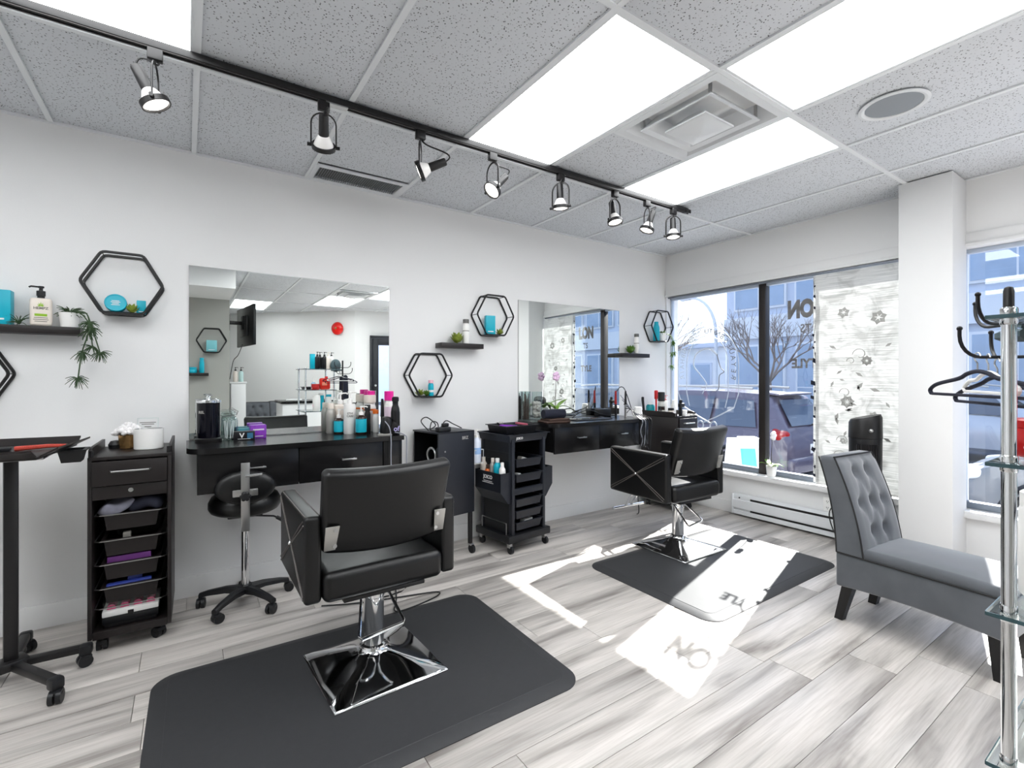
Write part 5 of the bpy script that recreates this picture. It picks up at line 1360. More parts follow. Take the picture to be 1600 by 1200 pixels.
B().box((0, 0, 0.05), (0.022, 0.03, 0.10), bev=0.004).obj('stand', PLASTIC, t); B().box((0.012, 0, 0.105), (0.065, 0.04, 0.04), bev=0.010).obj('body', PLASTIC, t); B().box((0.002, 0, 0.14), (0.022, 0.028, 0.035), bev=0.006).obj('blade', DARKMETAL, t)
bottle('cream_jar', 'squat white jar at the front of the corner cabinet', 3.965, 2.915, ZK, 0.032, 0.058, WHITEPL, cap=WHITEPL, cr=0.033, chh=0.02, cat='jar')
t = thing('jewelled_clips', 'silver hair clips lying at the front right of the corner cabinet', 'hair clips', (4.06, 2.90, ZK))
for k in range(5): B().box((-0.035 + 0.018 * k, 0.01 * (-1) ** k, 0.008), (0.05, 0.014, 0.012), rz=0.7 * k, bev=0.003).obj('clip', SILVERPL, t)

# ================================================================ goods on the left cabinet
ZL = 0.9065
t = thing('flower_vase', 'white flowers in a gold glass holder on the left rolling cabinet', 'flowers', (-0.250, 3.170, ZL))
B().lathe([(0.030, 0), (0.034, 0.004), (0.040, 0.07), (0.037, 0.07), (0.031, 0.008), (0.001, 0.006)], n=18).obj('holder', GOLD, t)
for j, (dx, dy, dz, s) in enumerate(((-0.02, -0.01, 0.092, 1.0), (0.028, 0.0, 0.096, 0.95), (0.0, 0.028, 0.110, 0.9), (-0.045, 0.02, 0.078, 0.7), (0.005, -0.03, 0.085, 0.8))):
    f = B()
    for k in range(7):
        a = k * 2 * PI / 7 + j
        f.sph((dx + 0.024 * s * math.cos(a), dy + 0.020 * s * math.sin(a), dz + 0.006 * math.sin(k * 3)), 0.014 * s, 7, 5, sc=(1, 1, 1))
    for k in range(4): f.sph((dx + 0.010 * s * math.cos(k * 1.57), dy + 0.010 * s * math.sin(k * 1.57), dz + 0.014), 0.011 * s, 7, 5)
    f.obj('flower', PETALW, t)
t = thing('white_bowl', 'white cylindrical pot on the left rolling cabinet', 'pot', (-0.160, 3.105, ZL))
B().lathe([(0.058, 0), (0.062, 0.004), (0.064, 0.104), (0.060, 0.104), (0.058, 0.010), (0.001, 0.008)], n=32).obj('pot', WHITEPL, t)
B().lathe([(0.060, 0.098), (0.061, 0.1035), (0.059, 0.1035), (0.058, 0.098)], n=32, loop=True).obj('rim', STEEL, t)
t = thing('sign_holder', 'small clear sign holder with printed card behind the white pot', 'sign', (-0.170, 3.235, ZL), -0.1)
B().box((0, 0, 0.075), (0.092, 0.004, 0.150)).obj('holder', CLEAR, t)
b = B().box((0, -0.0026, 0.075), (0.084, 0.001, 0.142)); b.obj('card', PRINTW, t)
b = B()
for z, w_ in ((0.125, 0.07), (0.116, 0.055), (0.103, 0.03), (0.094, 0.05)): b.box((0.0, -0.0034, z), (w_, 0.0006, 0.004))
b.obj('small_print', LABELG, t)
o = tag(B().lathe([(0.032, 0), (0.034, 0.02), (0.024, 0.038), (0.001, 0.042)], n=20).obj('dark_puck', PLASTIC, loc=(-0.300, 3.215, ZL)), 'small dark round holder behind the gold flower vase', 'holder')
# inside the bins of the left cabinet
MB = Matrix.Translation(CABL) @ Matrix.Rotation(CABR, 4, 'Z')
def inbin(name, label, cat, b, m, p, rz=0):
    o = b.obj(name, m); w = MB @ Vector(p); o.location = w; o.rotation_euler = (0, 0, CABR + rz); return tag(o, label, cat)
inbin('folded_cloth', 'grey and white cloth spilling over the top bin of the left cabinet', 'cloth', B().box((0, 0, 0), (0.12, 0.10, 0.05), bev=0.022, seg=3, cuts=(6, 5, 2), fn=lambda p: (p.x + 0.01 * math.sin(p.z * 60), p.y, p.z + 0.012 * math.sin(p.x * 45 + p.y * 30))), mat('grey_cloth', (0.45, 0.45, 0.50), 0.9, var=0.4, scale=25), (-0.06, -0.15, 0.662), 0.3)
inbin('cape_roll', 'dark rolled cape lying in the top bin of the left cabinet', 'cloth', B().box((0, 0, 0), (0.14, 0.12, 0.06), bev=0.028, seg=3, cuts=(6, 5, 2), fn=lambda p: (p.x, p.y, p.z + 0.010 * math.sin(p.x * 50 - p.y * 20))), NAVY, (0.055, -0.13, 0.665), -0.2)
inbin('color_tube_box', 'purple and green carton in the third bin of the left cabinet', 'box', B().box((0, 0, 0), (0.165, 0.05, 0.085), bev=0.001), mat('purple_green_card', (0.36, 0.16, 0.42), 0.4, var=0.5, scale=9), (-0.01, -0.14, 0.385))
inbin('blue_combs', 'blue handled combs in the fourth bin of the left cabinet', 'comb', B().box((0, 0, 0), (0.17, 0.030, 0.014), bev=0.005).box((0.02, 0.03, 0.012), (0.06, 0.04, 0.03), bev=0.012), mat('blue_plastic', (0.16, 0.22, 0.52), 0.4), (-0.01, -0.16, 0.296), 0.06)
inbin('small_box', 'small grey box in the second bin of the left cabinet', 'box', B().box((0, 0, 0), (0.03, 0.03, 0.05), bev=0.003), LABELG, (-0.02, -0.15, 0.51))
t = thing('roller_set', 'white hot-roller case with pink rollers on the bottom of the left cabinet', 'roller set', tuple(MB @ Vector((-0.005, -0.06, 0.0915))), CABR)
B().box((0, 0, 0.035), (0.215, 0.20, 0.036), bev=0.004).obj('base', PLASTIC, t); B().box((0, 0, 0.066), (0.215, 0.20, 0.026), bev=0.004).obj('tray', WHITEPL, t)
B().box((0, 0.0, 0.010), (0.20, 0.19, 0.016), bev=0.003).obj('feet', DARKMETAL, t)
for k in range(4): B().cyl((-0.075 + 0.05 * k, -0.075, 0.085), (-0.075 + 0.05 * k, 0.06, 0.090), 0.017, n=14).obj('roller', mat('roller_pink', (0.85, 0.30, 0.50), 0.5), t)
B().box((0, -0.095, 0.112), (0.205, 0.006, 0.02)).obj('lid_edge', CLEAR, t); B().box((0, -0.102, 0.058), (0.022, 0.005, 0.022)).obj('latch', DARKMETAL, t)

# ================================================================ things on and in the trolleys
t = thing('power_strip', 'black clipper block lying on top of the dark trolley box', 'clipper', tuple(BX @ Vector((0.075, 0.05, 0.8925))), math.radians(9))
B().box((0, 0, 0.017), (0.105, 0.05, 0.034), bev=0.007).obj('body', PLASTIC, t); B().box((0.03, 0.02, 0.045), (0.05, 0.03, 0.024), bev=0.006).obj('plug', PLASTIC, t)
b = B()
b.tube(smooth_path([BX @ Vector(p) for p in ((0.02, 0.15, 0.897), (-0.01, 0.2, 0.96), (0.05, 0.22, 0.985), (0.10, 0.18, 0.93), (0.04, 0.16, 0.900), (0.10, 0.14, 0.90), (0.18, 0.17, 0.955), (0.24, 0.16, 0.93), (0.29, 0.12, 0.898))]), 0.004, n=6)
b.tube(smooth_path([BX @ Vector(p) for p in ((0.05, 0.18, 0.897), (0.08, 0.2, 0.95), (0.14, 0.22, 0.94), (0.11, 0.16, 0.90), (0.06, 0.12, 0.898), (0.13, 0.08, 0.90))]), 0.004, n=6)
tag(b.obj('tangled_cables', WIRE), 'tangle of black cables on top of the dark trolley box', 'cable')
# wire basket with white spray bottle, on the side of the box
t = thing('wire_basket', 'small wire basket hung on the right side of the dark trolley box', 'basket', tuple(BX @ Vector((0.322, 0.02, 0.64))), math.radians(9))
b = B()
for z in (0.0, 0.10): b.tube([(0, -0.01, z), (0.085, -0.01, z), (0.085, 0.09, z), (0, 0.09, z)], 0.0025, n=6, closed=True)
for p in ((0.085, -0.01), (0.085, 0.09), (0.0, -0.01), (0.0, 0.09), (0.045, -0.01)): b.tube([(p[0], p[1], 0), (p[0], p[1], 0.10)], 0.0022, n=6)
for q in (0.02, 0.055): b.tube([(0, q, 0), (0.085, q, 0)], 0.0022, n=6)
b.obj('wires', PRINTW, t)
p = BX @ Vector((0.362, 0.035, 0.645))
t = bottle('spray_bottle', 'white spray bottle in the wire basket beside the dark trolley box', p.x, p.y, p.z, 0.034, 0.245, mat('translucent_white', (0.86, 0.89, 0.95), 0.35), pump=WHITEPL, chh=0.06, neck=0.5, lab=mat('pale_blue_print', (0.55, 0.68, 0.85), 0.5), lz=(0.35, 0.6))
# tray on the trolley
tr = tote(0.29, 0.25, 0.055, 0.012).obj('comb_tray', PLASTIC); tr.location = wld((0.0, 0.01, 0.8575)); tr.rotation_euler = (0, 0, math.radians(3)); tag(tr, 'black tray of brushes standing on top of the salon trolley', 'tray')
for k, (px_, py_, l_, a_, m_, lb) in enumerate(((-0.06, -0.02, 0.20, 0.25, PURPLE, 'purple handled brush sticking out of the tray on the salon trolley'), (-0.03, 0.02, 0.20, -0.15, DARKMETAL, 'black comb in the tray on the salon trolley'), (0.045, -0.05, 0.12, 0.1, mat('dusty_pink', (0.72, 0.35, 0.42), 0.5), 'pink clip in the tray on the salon trolley'), (-0.09, 0.03, 0.10, 0.8, SILVERPL, 'silver clip in the tray on the salon trolley'))):
    o = B().box((0, 0, 0), (l_, 0.028, 0.016), bev=0.005).obj('hair_comb' if k == 1 else 'hair_tool', m_); o.location = wld((px_, py_, 0.905 + 0.006 * k)); o.rotation_euler = (0, 0.10 + 0.03 * k, a_ + 0.1); tag(o, lb, 'hair tool')
# bottles in the left pocket of the salon trolley
for k, (dy, r, h, m_, cap, lb) in enumerate(((-0.125, 0.024, 0.165, WHITEPL, WHITEPL, 'white bottle nearest the front in the trolley side pocket'), (-0.070, 0.028, 0.19, TEAL, PRINTW, 'turquoise bottle with a pale cap in the trolley side pocket'), (-0.015, 0.022, 0.185, SILVERPL, CREAM, 'silver bottle in the trolley side pocket'),
                                     (0.040, 0.026, 0.13, ORANGE, BROWN, 'orange bottle in the trolley side pocket'), (0.095, 0.026, 0.18, CREAM, CREAM, 'cream bottle farthest back in the trolley side pocket'))):
    p = wld((-0.212, dy, 0.492)); bottle('product_bottle', lb, p[0], p[1], p[2], r, h, m_, cap=cap, cr=r * 0.55, chh=0.03, neck=0.6)
for k, (z, x, m_, lb) in enumerate(((0.66, 0.0, SILVERPL, 'grey clip lying in the topmost bin of the salon trolley'), (0.55, -0.06, PRINTW, 'white roller in the second bin of the salon trolley'), (0.20, 0.03, PRINTW, 'white papers in the lowest bin of the salon trolley'))):
    o = B().box((0, 0, 0), (0.10 if k != 1 else 0.03, 0.05, 0.035), bev=0.006).obj('small_tool', m_); o.location = wld((x, -0.12, z - 0.005)); o.rotation_euler = (0, 0.3 * (k == 0), 0.3); tag(o, lb, 'hair tool')
# cord on the floor by the foreground mat
b = B().tube(smooth_path([(0.98, 2.93, 0.55), (1.10, 2.87, 0.20), (1.11, 2.79, 0.012), (1.02, 2.72, 0.008), (0.89, 2.73, 0.008), (0.88, 2.84, 0.008), (0.99, 2.92, 0.008), (1.05, 2.84, 0.008), (0.99, 2.64, 0.008), (0.93, 2.50, 0.016), (1.0, 2.47, 0.024), (1.18, 2.52, 0.022), (1.22, 2.60, 0.010), (1.02, 2.66, 0.008), (0.80, 2.72, 0.008), (0.62, 2.80, 0.008)]), 0.0042, n=6)
tag(b.obj('floor_cord', WIRE), 'black cord looped on the floor at the back edge of the foreground mat', 'cord')
# orchid pot on the sill
orchid('small white-potted orchid standing on the window sill by the mullion', 4.288, 2.243, Z0 - 0.001, 0.044, 0.092, 0.27, PETALW, 1, 1.2, 0.0, GREENO, 0.13)
# ================================================================ sliding panel blind and window lettering
t = thing('panel_blind', 'pale floral sliding panel blind hanging over the right part of the shop window', 'blind', (4.262, 1.555, 0))
B().box((0.0, 0.74, 2.119), (0.03, 2.05, 0.016), bev=0.003).obj('rail', mat('grey_rail', (0.45, 0.47, 0.50), 0.4, metal=0.5), t)
bp = B().box((-0.010, -0.002, 1.26), (0.0016, 0.628, 1.69)); bp.obj('fabric_panel', BLIND, t)
B().box((-0.010, -0.002, 0.415), (0.008, 0.628, 0.014), bev=0.002).obj('bottom_bar', WHITEPL, t)
vn = B()
VY = 0.322
rnd = random.Random(4)
z = 0.46
pts = []
while z < 2.10:
    pts.append((0.006, VY + 0.010 * math.sin(z * 13), z)); z += 0.04
vn.tube(pts, 0.0015, n=5)
for k in range(22):
    zz = 0.48 + 1.6 * k / 22 + rnd.uniform(-0.04, 0.04); yy = VY + 0.010 * math.sin(zz * 13)
    a = rnd.uniform(-0.7, 0.7) + (PI if k % 2 else 0); l = rnd.uniform(0.02, 0.06); w_ = l * 0.36
    c, s_ = math.cos(a), math.sin(a) * 0.8 + 0.4
    d = Vector((0, c * 0.45, abs(s_) + 0.5)).normalized(); n_ = Vector((0, -d.z, d.y)); o = Vector((0.006, yy, zz))
    if abs(c) > 0.2: vn.add([o, o + d * l * 0.5 + n_ * w_, o + d * l, o + d * l * 0.5 - n_ * w_], [[0, 1, 2, 3]])
vn.obj('dark_vine_edge', NAVY, t)
sh = B().box((0.010, 0.315, 1.26), (0.0012, 0.045, 1.69)); sh.obj('second_panel_edge', BLIND, t)
# printed motifs on the panel, thin cloth appliques
MOT = mat('grey_print', (0.70, 0.70, 0.685), 0.8, var=0.12)
def motif(b, y, z, r, n, a0=0.0, fill=0.42):
    for k in range(n):
        a = a0 + 2 * PI * k / n
        d = Vector((0, math.cos(a), math.sin(a))); nn = Vector((0, -d.z, d.y)); o = Vector((-0.0112, y, z))
        b.add([o + d * r * 0.15, o + d * r * 0.6 + nn * r * fill, o + d * r, o + d * r * 0.6 - nn * r * fill], [[0, 1, 2, 3]])
for (y, z, r, n) in ((0.085, 1.085, 0.052, 7), (-0.09, 0.985, 0.036, 6), (0.115, 0.78, 0.024, 6), (-0.045, 1.40, 0.040, 8), (0.11, 1.78, 0.045, 6), (-0.12, 1.72, 0.055, 6), (0.13, 0.66, 0.026, 7)):
    b = B(); motif(b, y, z, r, n, 0.3 * n, 0.36)
    b.obj('flower_print', MOT, t)
b = B()
for (y, z, l, a) in ((0.05, 1.04, .05, -.6), (0.02, 1.06, .045, .3), (0.045, 1.02, .06, .0), (0.17, 0.93, .07, 1.9), (0.15, 0.90, .06, 1.4), (0.02, 1.18, .07, 2.2), (0.00, 1.17, .05, 1.2), (-0.02, 1.28, .06, .6), (0.09, 0.86, .05, -1.2), (0.03, 0.90, .05, .9), (-0.13, 1.17, .07, .3),
                     (0.16, 1.30, .05, 2.5), (0.20, 1.2, .05, 2.0), (0.10, 1.25, .04, .2), (-0.19, 1.05, .05, 1.0), (-0.2, 0.8, .06, .5), (0.20, .75, .05, .5), (-0.1, 0.75, .05, 2.2), (0.0, .62, .06, .4), (0.16, 1.5, .06, .5), (-0.16, 1.5, .05, 2.6)):
    d = Vector((0, math.cos(a), math.sin(a))); nn = Vector((0, -d.z, d.y)); o = Vector((-0.0112, y, z))
    B().add([o, o + d * l * 0.5 + nn * l * 0.2, o + d * l, o + d * l * 0.5 - nn * l * 0.2], [[0, 1, 2, 3]]).obj('leaf_print', MOT, t)
for (cy, cz, r) in ((0.10, 1.155, .04), (0.115, 0.78, .045), (0.13, 0.66, .05), (0.0, 1.45, .05), (0.06, 1.40, .03)):
    ring = [(-0.0112, cy + r * math.cos(q) * (1 - q / 9), cz + r * math.sin(q) * (1 - q / 9)) for q in [k * 0.4 for k in range(14)]]
    B().tube(ring, 0.003, n=4).obj('curl_print', MOT, t)

FILM = mat('grey_window_film', (0.40, 0.38, 0.37), 0.6, var=0.03)
FILMW = mat('frosted_window_film', (0.72, 0.74, 0.77), 0.6, var=0.03, alpha=0.5)
def glass_text(body, size, y, z, m, par, bold=0.0):
    # reads from outside, so it shows reversed from the room
    return text(body, size, m, par, Matrix.Translation((XG + 0.0036, y, z)) @ Euler((PI / 2, 0, PI / 2)).to_matrix().to_4x4() @ Matrix.Diagonal((0.67 if size > 0.15 else 0.86, 1, 1, 1)), bold=bold, ext=0.0003)
t = thing('window_lettering', 'dark film lettering on the right pane of the shop window, seen reversed', 'lettering', (0, 0, 0))
glass_text('LON', 0.200, 2.003, 1.855, FILM, t, 0.013)
glass_text('TS', 0.100, 1.992, 1.690, FILM, t, 0.002)
glass_text('TYLE', 0.108, 2.005, 1.390, FILM, t, 0.004)
t = thing('window_emblem', 'frosted oval emblem with scissors and lettering on the left pane of the shop window', 'emblem', (0, 0, 0))
EY, EZ = 2.935, 1.40
def earc(ry, rz, a0, a1, n=40): return [(XG + 0.004, EY + ry * math.cos(a), EZ + rz * math.sin(a)) for a in [a0 + (a1 - a0) * k / n for k in range(n + 1)]]
for nm, ry, rz in (('outer_ring', 0.34, 0.385), ('inner_ring', 0.235, 0.295)):
    b = B()
    P = [(XG + 0.004, EY + ry, EZ - 0.28)] + earc(ry, rz, 0, PI) + [(XG + 0.004, EY - ry, EZ - 0.28)]
    P = [(XG + 0.004, EY + ry * 0.86, EZ - 0.42)] + P + [(XG + 0.004, EY - ry * 0.86, EZ - 0.42)]
    b.tube(P, 0.005, n=4); b.obj(nm, FILMW, t)
RM, RZM = 0.288, 0.34
for txt, a0, a1 in (('BOUTY', 0.40 * PI, 0.60 * PI), ('REYAUESBN', 0.36 * PI, -0.12 * PI), ('SALONBHAIR', 1.12 * PI, 0.64 * PI)):
    for k, chx in enumerate(txt):
        a = a1 + (a0 - a1) * (k / (len(txt) - 1))
        yy, zz = EY + RM * math.cos(PI - a), EZ + RZM * math.sin(a)
        if a < 0 or a > PI: yy = EY + (RM if math.cos(PI - a) > 0 else -RM)
        tilt = (PI / 2 - (PI - a))
        M = Matrix.Translation((XG + 0.004, yy, zz)) @ Matrix.Rotation(-tilt if True else 0, 4, 'X') @ Euler((PI / 2, 0, PI / 2)).to_matrix().to_4x4()
        text(chx, 0.072, FILMW if a > 0.5 * PI else FILM, t, M, ext=0.0003)
b = B()
sp = smooth_path([(XG + 0.004, EY - 0.115, EZ + 0.10), (XG + 0.004, EY - 0.02, EZ + 0.165), (XG + 0.004, EY + 0.115, EZ + 0.12), (XG + 0.004, EY + 0.15, EZ + 0.0), (XG + 0.004, EY + 0.07, EZ - 0.10), (XG + 0.004, EY + 0.0, EZ - 0.20), (XG + 0.004, EY + 0.05, EZ - 0.29)])
b.tube(sp, 0.011, n=5, taper=0.004); b.obj('curved_letter', FILMW, t)
b = B().tube(smooth_path([(XG + 0.004, EY - 0.115, EZ + 0.10), (XG + 0.004, EY - 0.15, EZ - 0.02), (XG + 0.004, EY - 0.19, EZ - 0.07), (XG + 0.004, EY - 0.14, EZ - 0.11), (XG + 0.004, EY - 0.13, EZ - 0.24), (XG + 0.004, EY - 0.06, EZ - 0.27)]), 0.004, n=4); b.obj('profile_line', FILM, t)
b = B()
for s in (-1, 1):
    b.tube([(XG + 0.004, EY + s * 0.29, EZ - 0.42), (XG + 0.004, EY + s * 0.10, EZ - 0.52), (XG + 0.004, EY - s * 0.045 - 0.0, EZ - 0.585)], 0.007, n=4)
    b.tube([(XG + 0.004, EY - s * 0.075 + 0.036 * math.cos(q), EZ - 0.61 + 0.042 * math.sin(q)) for q in [k * PI / 8 for k in range(16)]], 0.008, n=5, closed=True)
b.obj('scissors', FILMW, t)

# ================================================================ chrome and glass rack at the right edge
RX0, RX1, RY0, RY1 = 1.246, 1.592, -0.23, 0.2205
t = thing('glass_rack', 'chrome rack with glass shelves at the right edge, very near the viewer', 'rack', ((RX0 + RX1) / 2, (RY0 + RY1) / 2, 0))
hx, hy = (RX1 - RX0) / 2, (RY1 - RY0) / 2
SZ = (0.285, 0.56, 0.835, 1.109, 1.378)
TINT = mat('green_glass_edge', (0.28, 0.42, 0.45), 0.1, trans=0.5, var=0.05)
for s in (-1, 1):
    for q in (-1, 1):
        B().lathe([(0.0108, 0.02), (0.0108, 1.395), (0.010, 1.400), (0.001, 1.401)], (s * hx, q * hy, 0), n=24).obj('post', CHROME, t)
        for z in SZ: B().lathe([(0.0112, z - 0.010), (0.0125, z - 0.007), (0.0125, z + 0.018), (0.0112, z + 0.021)], (s * hx, q * hy, 0), n=22).obj('collar', CHROME, t)
        B().lathe([(0.016, 0), (0.018, 0.004), (0.018, 0.018), (0.012, 0.022)], (s * hx, q * hy, 0), n=16).obj('foot', PLASTIC, t)
for z in SZ:
    o = B().box((0, 0, z + 0.004), (2 * hx + 0.058, 2 * hy + 0.05, 0.007), bev=0.001).obj('glass_shelf', CLEAR, t)
    e = B()
    for s in (-1, 1):
        e.box((s * (hx + 0.0295), 0, z + 0.004), (0.0016, 2 * hy + 0.05, 0.007)); e.box((0, s * (hy + 0.0255), z + 0.004), (2 * hx + 0.058, 0.0016, 0.007))
    e.obj('polished_edge', TINT, o)
ZT = [z + 0.0082 for z in SZ]
for k, (x, y, m_, lb) in enumerate(((1.40, 0.16, PLASTIC, 'black pump bottle beside the turquoise carton on top of the rack, in the mirror'), (1.445, 0.10, PLASTIC, 'middle one of three black pump bottles on top of the glass rack'), (1.49, 0.15, PLASTIC, 'black pump bottle next to the cream one on top of the glass rack'),
                              (1.535, 0.165, CREAM, 'cream pump bottle on top of the glass rack, seen in the left mirror'), (1.59, 0.10, WHITEPL, 'white pump bottle at the door end of the top rack shelf, in the mirror'))):
    bottle('pump_bottle', lb, x, y, ZT[4], 0.029, 0.22, m_, pump=PLASTIC if k < 3 or k == 4 else CREAM, chh=0.05, neck=0.45, group='bottles on the top of the rack')
card_box('product_box', 'tall turquoise carton on the top of the glass rack, seen in the mirror', 1.385, -0.06, ZT[4], (0.06, 0.06, 0.20), TEAL)
t2 = bottle('product_jar', 'short red jar on the rack shelf at the right edge of the photograph', 1.372, 0.186, ZT[3], 0.050, 0.074, mat('deep_red_plastic', (0.66, 0.05, 0.06), 0.3), cap=mat('deep_red_plastic', (0.66, 0.05, 0.06)), cr=0.0505, chh=0.016, shoulder=0.95, neck=0.95, cat='jar')
text('OI', 0.014, PRINTW, t2, TM((-0.047, 0.022, 0.020), (PI / 2, 0, -1.95)), ext=0.0015)
bottle('spray_bottle', 'clear blue bottle standing behind the short red jar on the rack', 1.375, 0.05, ZT[3], 0.03, 0.15, mat('pale_blue_plastic', (0.60, 0.72, 0.80), 0.3), pump=WHITEPL, chh=0.05, neck=0.5)
t2 = thing('product_jug', 'big red jug with a white label on the rack, seen in the left mirror', 'jug', (1.50, 0.12, ZT[3]))
B().box((0, 0, 0.075), (0.13, 0.08, 0.15), bev=0.025, seg=3).obj('body', mat('orange_red_plastic', (0.86, 0.16, 0.10), 0.35), t2); B().cyl((0.02, 0, 0.148), (0.02, 0, 0.172), 0.02).obj('cap', RED, t2)
B().box((-0.01, 0.0405, 0.075), (0.06, 0.001, 0.04)).obj('label', mat('peach_print', (0.95, 0.60, 0.50), 0.5), t2)
o = tote(0.19, 0.17, 0.035, 0.012).obj('accessory_tray', PLASTIC); o.location = (1.36, -0.08, ZT[3]); tag(o, 'low black tray on the glass rack, seen in the mirror', 'tray')
for k, (x, y, r, h, z, m_, c_, lb) in enumerate(((1.385, 0.185, 0.047, 0.205, 2, WHITEPL, WHITEPL, 'tall white tub with pink print on the rack at the right edge of the photograph'),
        (1.46, 0.10, 0.035, 0.23, 2, TEAL, WHITEPL, 'turquoise bottle on the middle shelf of the rack, seen in the mirror'), (1.55, 0.12, 0.035, 0.21, 2, WHITEPL, TEAL, 'white bottle with teal cap on the middle shelf of the rack, seen in the mirror'),
        (1.50, 0.10, 0.04, 0.16, 1, WHITEPL, PINK, 'white jar with pink cap on the lower shelf of the rack, seen in the mirror'))):
    q = bottle('product_tub' if k == 0 else 'product_bottle', lb, x, y, ZT[z], r, h, m_, cap=c_, cr=r * 0.95, chh=0.03, neck=0.9, shoulder=0.95)
    if k == 0: text('IO', 0.03, mat('pale_pink_print', (0.90, 0.62, 0.74), 0.5), q, TM((-0.046, 0.012, 0.075), (PI / 2, PI / 2, -1.85)), ext=0.001)

# ================================================================ coat tree and hangers
CT = (1.682, 0.298)
t = thing('coat_tree', 'black metal coat tree with curved hooks behind the glass rack', 'coat stand', (*CT, 0))
B().lathe([(0.0105, 0.03), (0.0105, 1.485), (0.008, 1.494), (0.001, 1.497)], n=16).obj('pole', DARKMETAL, t)
for k, (z, n, r, a0) in enumerate(((1.403, 3, 0.118, 2.85), (1.322, 3, 0.125, 2.546))):
    for j in range(n):
        a = a0 + 2 * PI * j / n; d = Vector((math.cos(a), math.sin(a), 0))
        P = [d * 0.008 + Vector((0, 0, z)), d * r * 0.55 + Vector((0, 0, z))] + [d * (r * 0.55 + r * 0.42 * math.sin(q)) + Vector((0, 0, z + r * 0.42 * (1 - math.cos(q)))) for q in [PI / 2 * i / 6 for i in range(1, 7)]]
        P.append(P[-1] + Vector((0, 0, 0.018)))
        hk = B().tube(P, 0.0042, n=8).obj('hook', DARKMETAL, t)
        B().sph(P[-1], 0.0062, 8, 6).obj('hook_tip', PLASTIC, hk)
for j in range(4):
    a = j * PI / 2 + 0.5; d = Vector((math.cos(a), math.sin(a), 0))
    B().tube([d * 0.01 + Vector((0, 0, 0.10)), d * 0.07 + Vector((0, 0, 0.075)), d * 0.17 + Vector((0, 0, 0.012))], 0.009, n=8).obj('foot', DARKMETAL, t)
def hanger(label, x, y, z, rz, m, w=0.40, h=0.10, bar=True):
    t = thing('clothes_hanger', label, 'hanger', (x, y, z), rz, 'hangers on the coat tree')
    B().tube([(0.0, 0, -0.035), (0.0, 0, -0.012)] + [(0.012 * math.cos(q) - 0.0, 0, 0.002 + 0.012 * math.sin(q)) for q in [-0.3 + 0.45 * k for k in range(8)]], 0.0018, n=6).obj('wire_hook', STEEL, t)
    P = smooth_path([(-w / 2, 0, -h), (-w / 2 - 0.006, 0, -h + 0.012), (-w / 2 + 0.03, 0, -h + 0.028), (-0.075, 0, -0.050), (-0.04, 0, -0.038), (0, 0, -0.032), (0.04, 0, -0.038), (0.075, 0, -0.050), (w / 2 - 0.03, 0, -h + 0.028), (w / 2 + 0.006, 0, -h + 0.012), (w / 2, 0, -h)], 4)
    B().tube(P, 0.0052, n=8).obj('shoulder_bar', m, t)
    if bar: B().tube([(-w / 2, 0, -h), (w / 2, 0, -h)], 0.0040, n=6).obj('trouser_bar', m, t)
    return t
hd = Vector((math.cos(2.546), math.sin(2.546)))
hanger('black velvet hanger hung highest on the near hook of the coat tree', CT[0] + hd.x * 0.077, CT[1] + hd.y * 0.077, 1.319, 0.70, NAVY, h=0.093)
hanger('black velvet hanger hung lower and nearer the pole of the coat tree', CT[0] + hd.x * 0.028, CT[1] + hd.y * 0.028, 1.305, 0.61, NAVY, h=0.10)
hanger('white hanger between the black hangers on the coat tree', CT[0] + hd.x * 0.05, CT[1] + hd.y * 0.05, 1.316, 0.50, WHITEPL, w=0.30, h=0.082)
o = B().sph((0, 0, 0), 0.085, 16, 10, sc=(0.8, 0.6, 1)).tube(arc((0, 0.03, -0.06), 0.07, PI * 0.1, PI * 0.9, 10), 0.012, n=6).obj('beanie_hat', mat('grey_cap_cloth', (0.28, 0.34, 0.36), 0.9, var=0.2), loc=(1.62, 0.20, 1.43)); tag(o, 'grey beanie hanging on the coat tree, seen in the left mirror', 'hat')
o = B().box((0, 0, -0.17), (0.10, 0.06, 0.32), bev=0.028, seg=3, cuts=(3, 2, 6), fn=lambda p: (p.x * (1 + 0.8 * (0.2 - p.z)), p.y, p.z + 0.01 * math.sin(p.x * 60))).obj('cloth_bag', NAVY, loc=(1.73, 0.17, 1.31)); tag(o, 'dark cloth bag hanging on the coat tree, seen in the left mirror', 'bag')

# ================================================================ things behind the camera, seen in the left mirror
t = thing('wall_television', 'black flat television on a swing arm, seen edge-on in the left mirror', 'television', (0.735, -1.42, 2.03), math.radians(-97.5))
B().box((0, 0, 0), (0.98, 0.035, 0.58), bev=0.006).obj('casing', PLASTIC, t)
B().box((0, 0.0185, 0), (0.95, 0.002, 0.55)).obj('screen', mat('dark_screen', (0.03, 0.03, 0.035), 0.1), t)
B().box((0, -0.03, 0), (0.40, 0.03, 0.30), bev=0.006).obj('back_cover', PLASTIC, t)
am = B().box((0.05, -0.13, 0.05), (0.06, 0.18, 0.05), bev=0.006); am.box((0.05, -0.05, 0.05), (0.22, 0.012, 0.20), bev=0.003); am.box((0.08, -0.215, 0.05), (0.10, 0.02, 0.24), bev=0.003); am.obj('swing_arm', DARKMETAL, t)
b = B().tube(smooth_path([(0.68, -1.30, 1.76), (0.62, -1.25, 1.60), (0.56, -1.22, 1.52), (0.53, -1.22, 1.36), (0.515, -1.25, 1.25)]), 0.005, n=6); tag(b.obj('television_cord', WIRE), 'black cord hanging below the television, seen in the left mirror', 'cord')
t = thing('white_cabinet', 'narrow white cabinet behind the partition, seen in the left mirror', 'cabinet', (0.615, -1.27, 0))
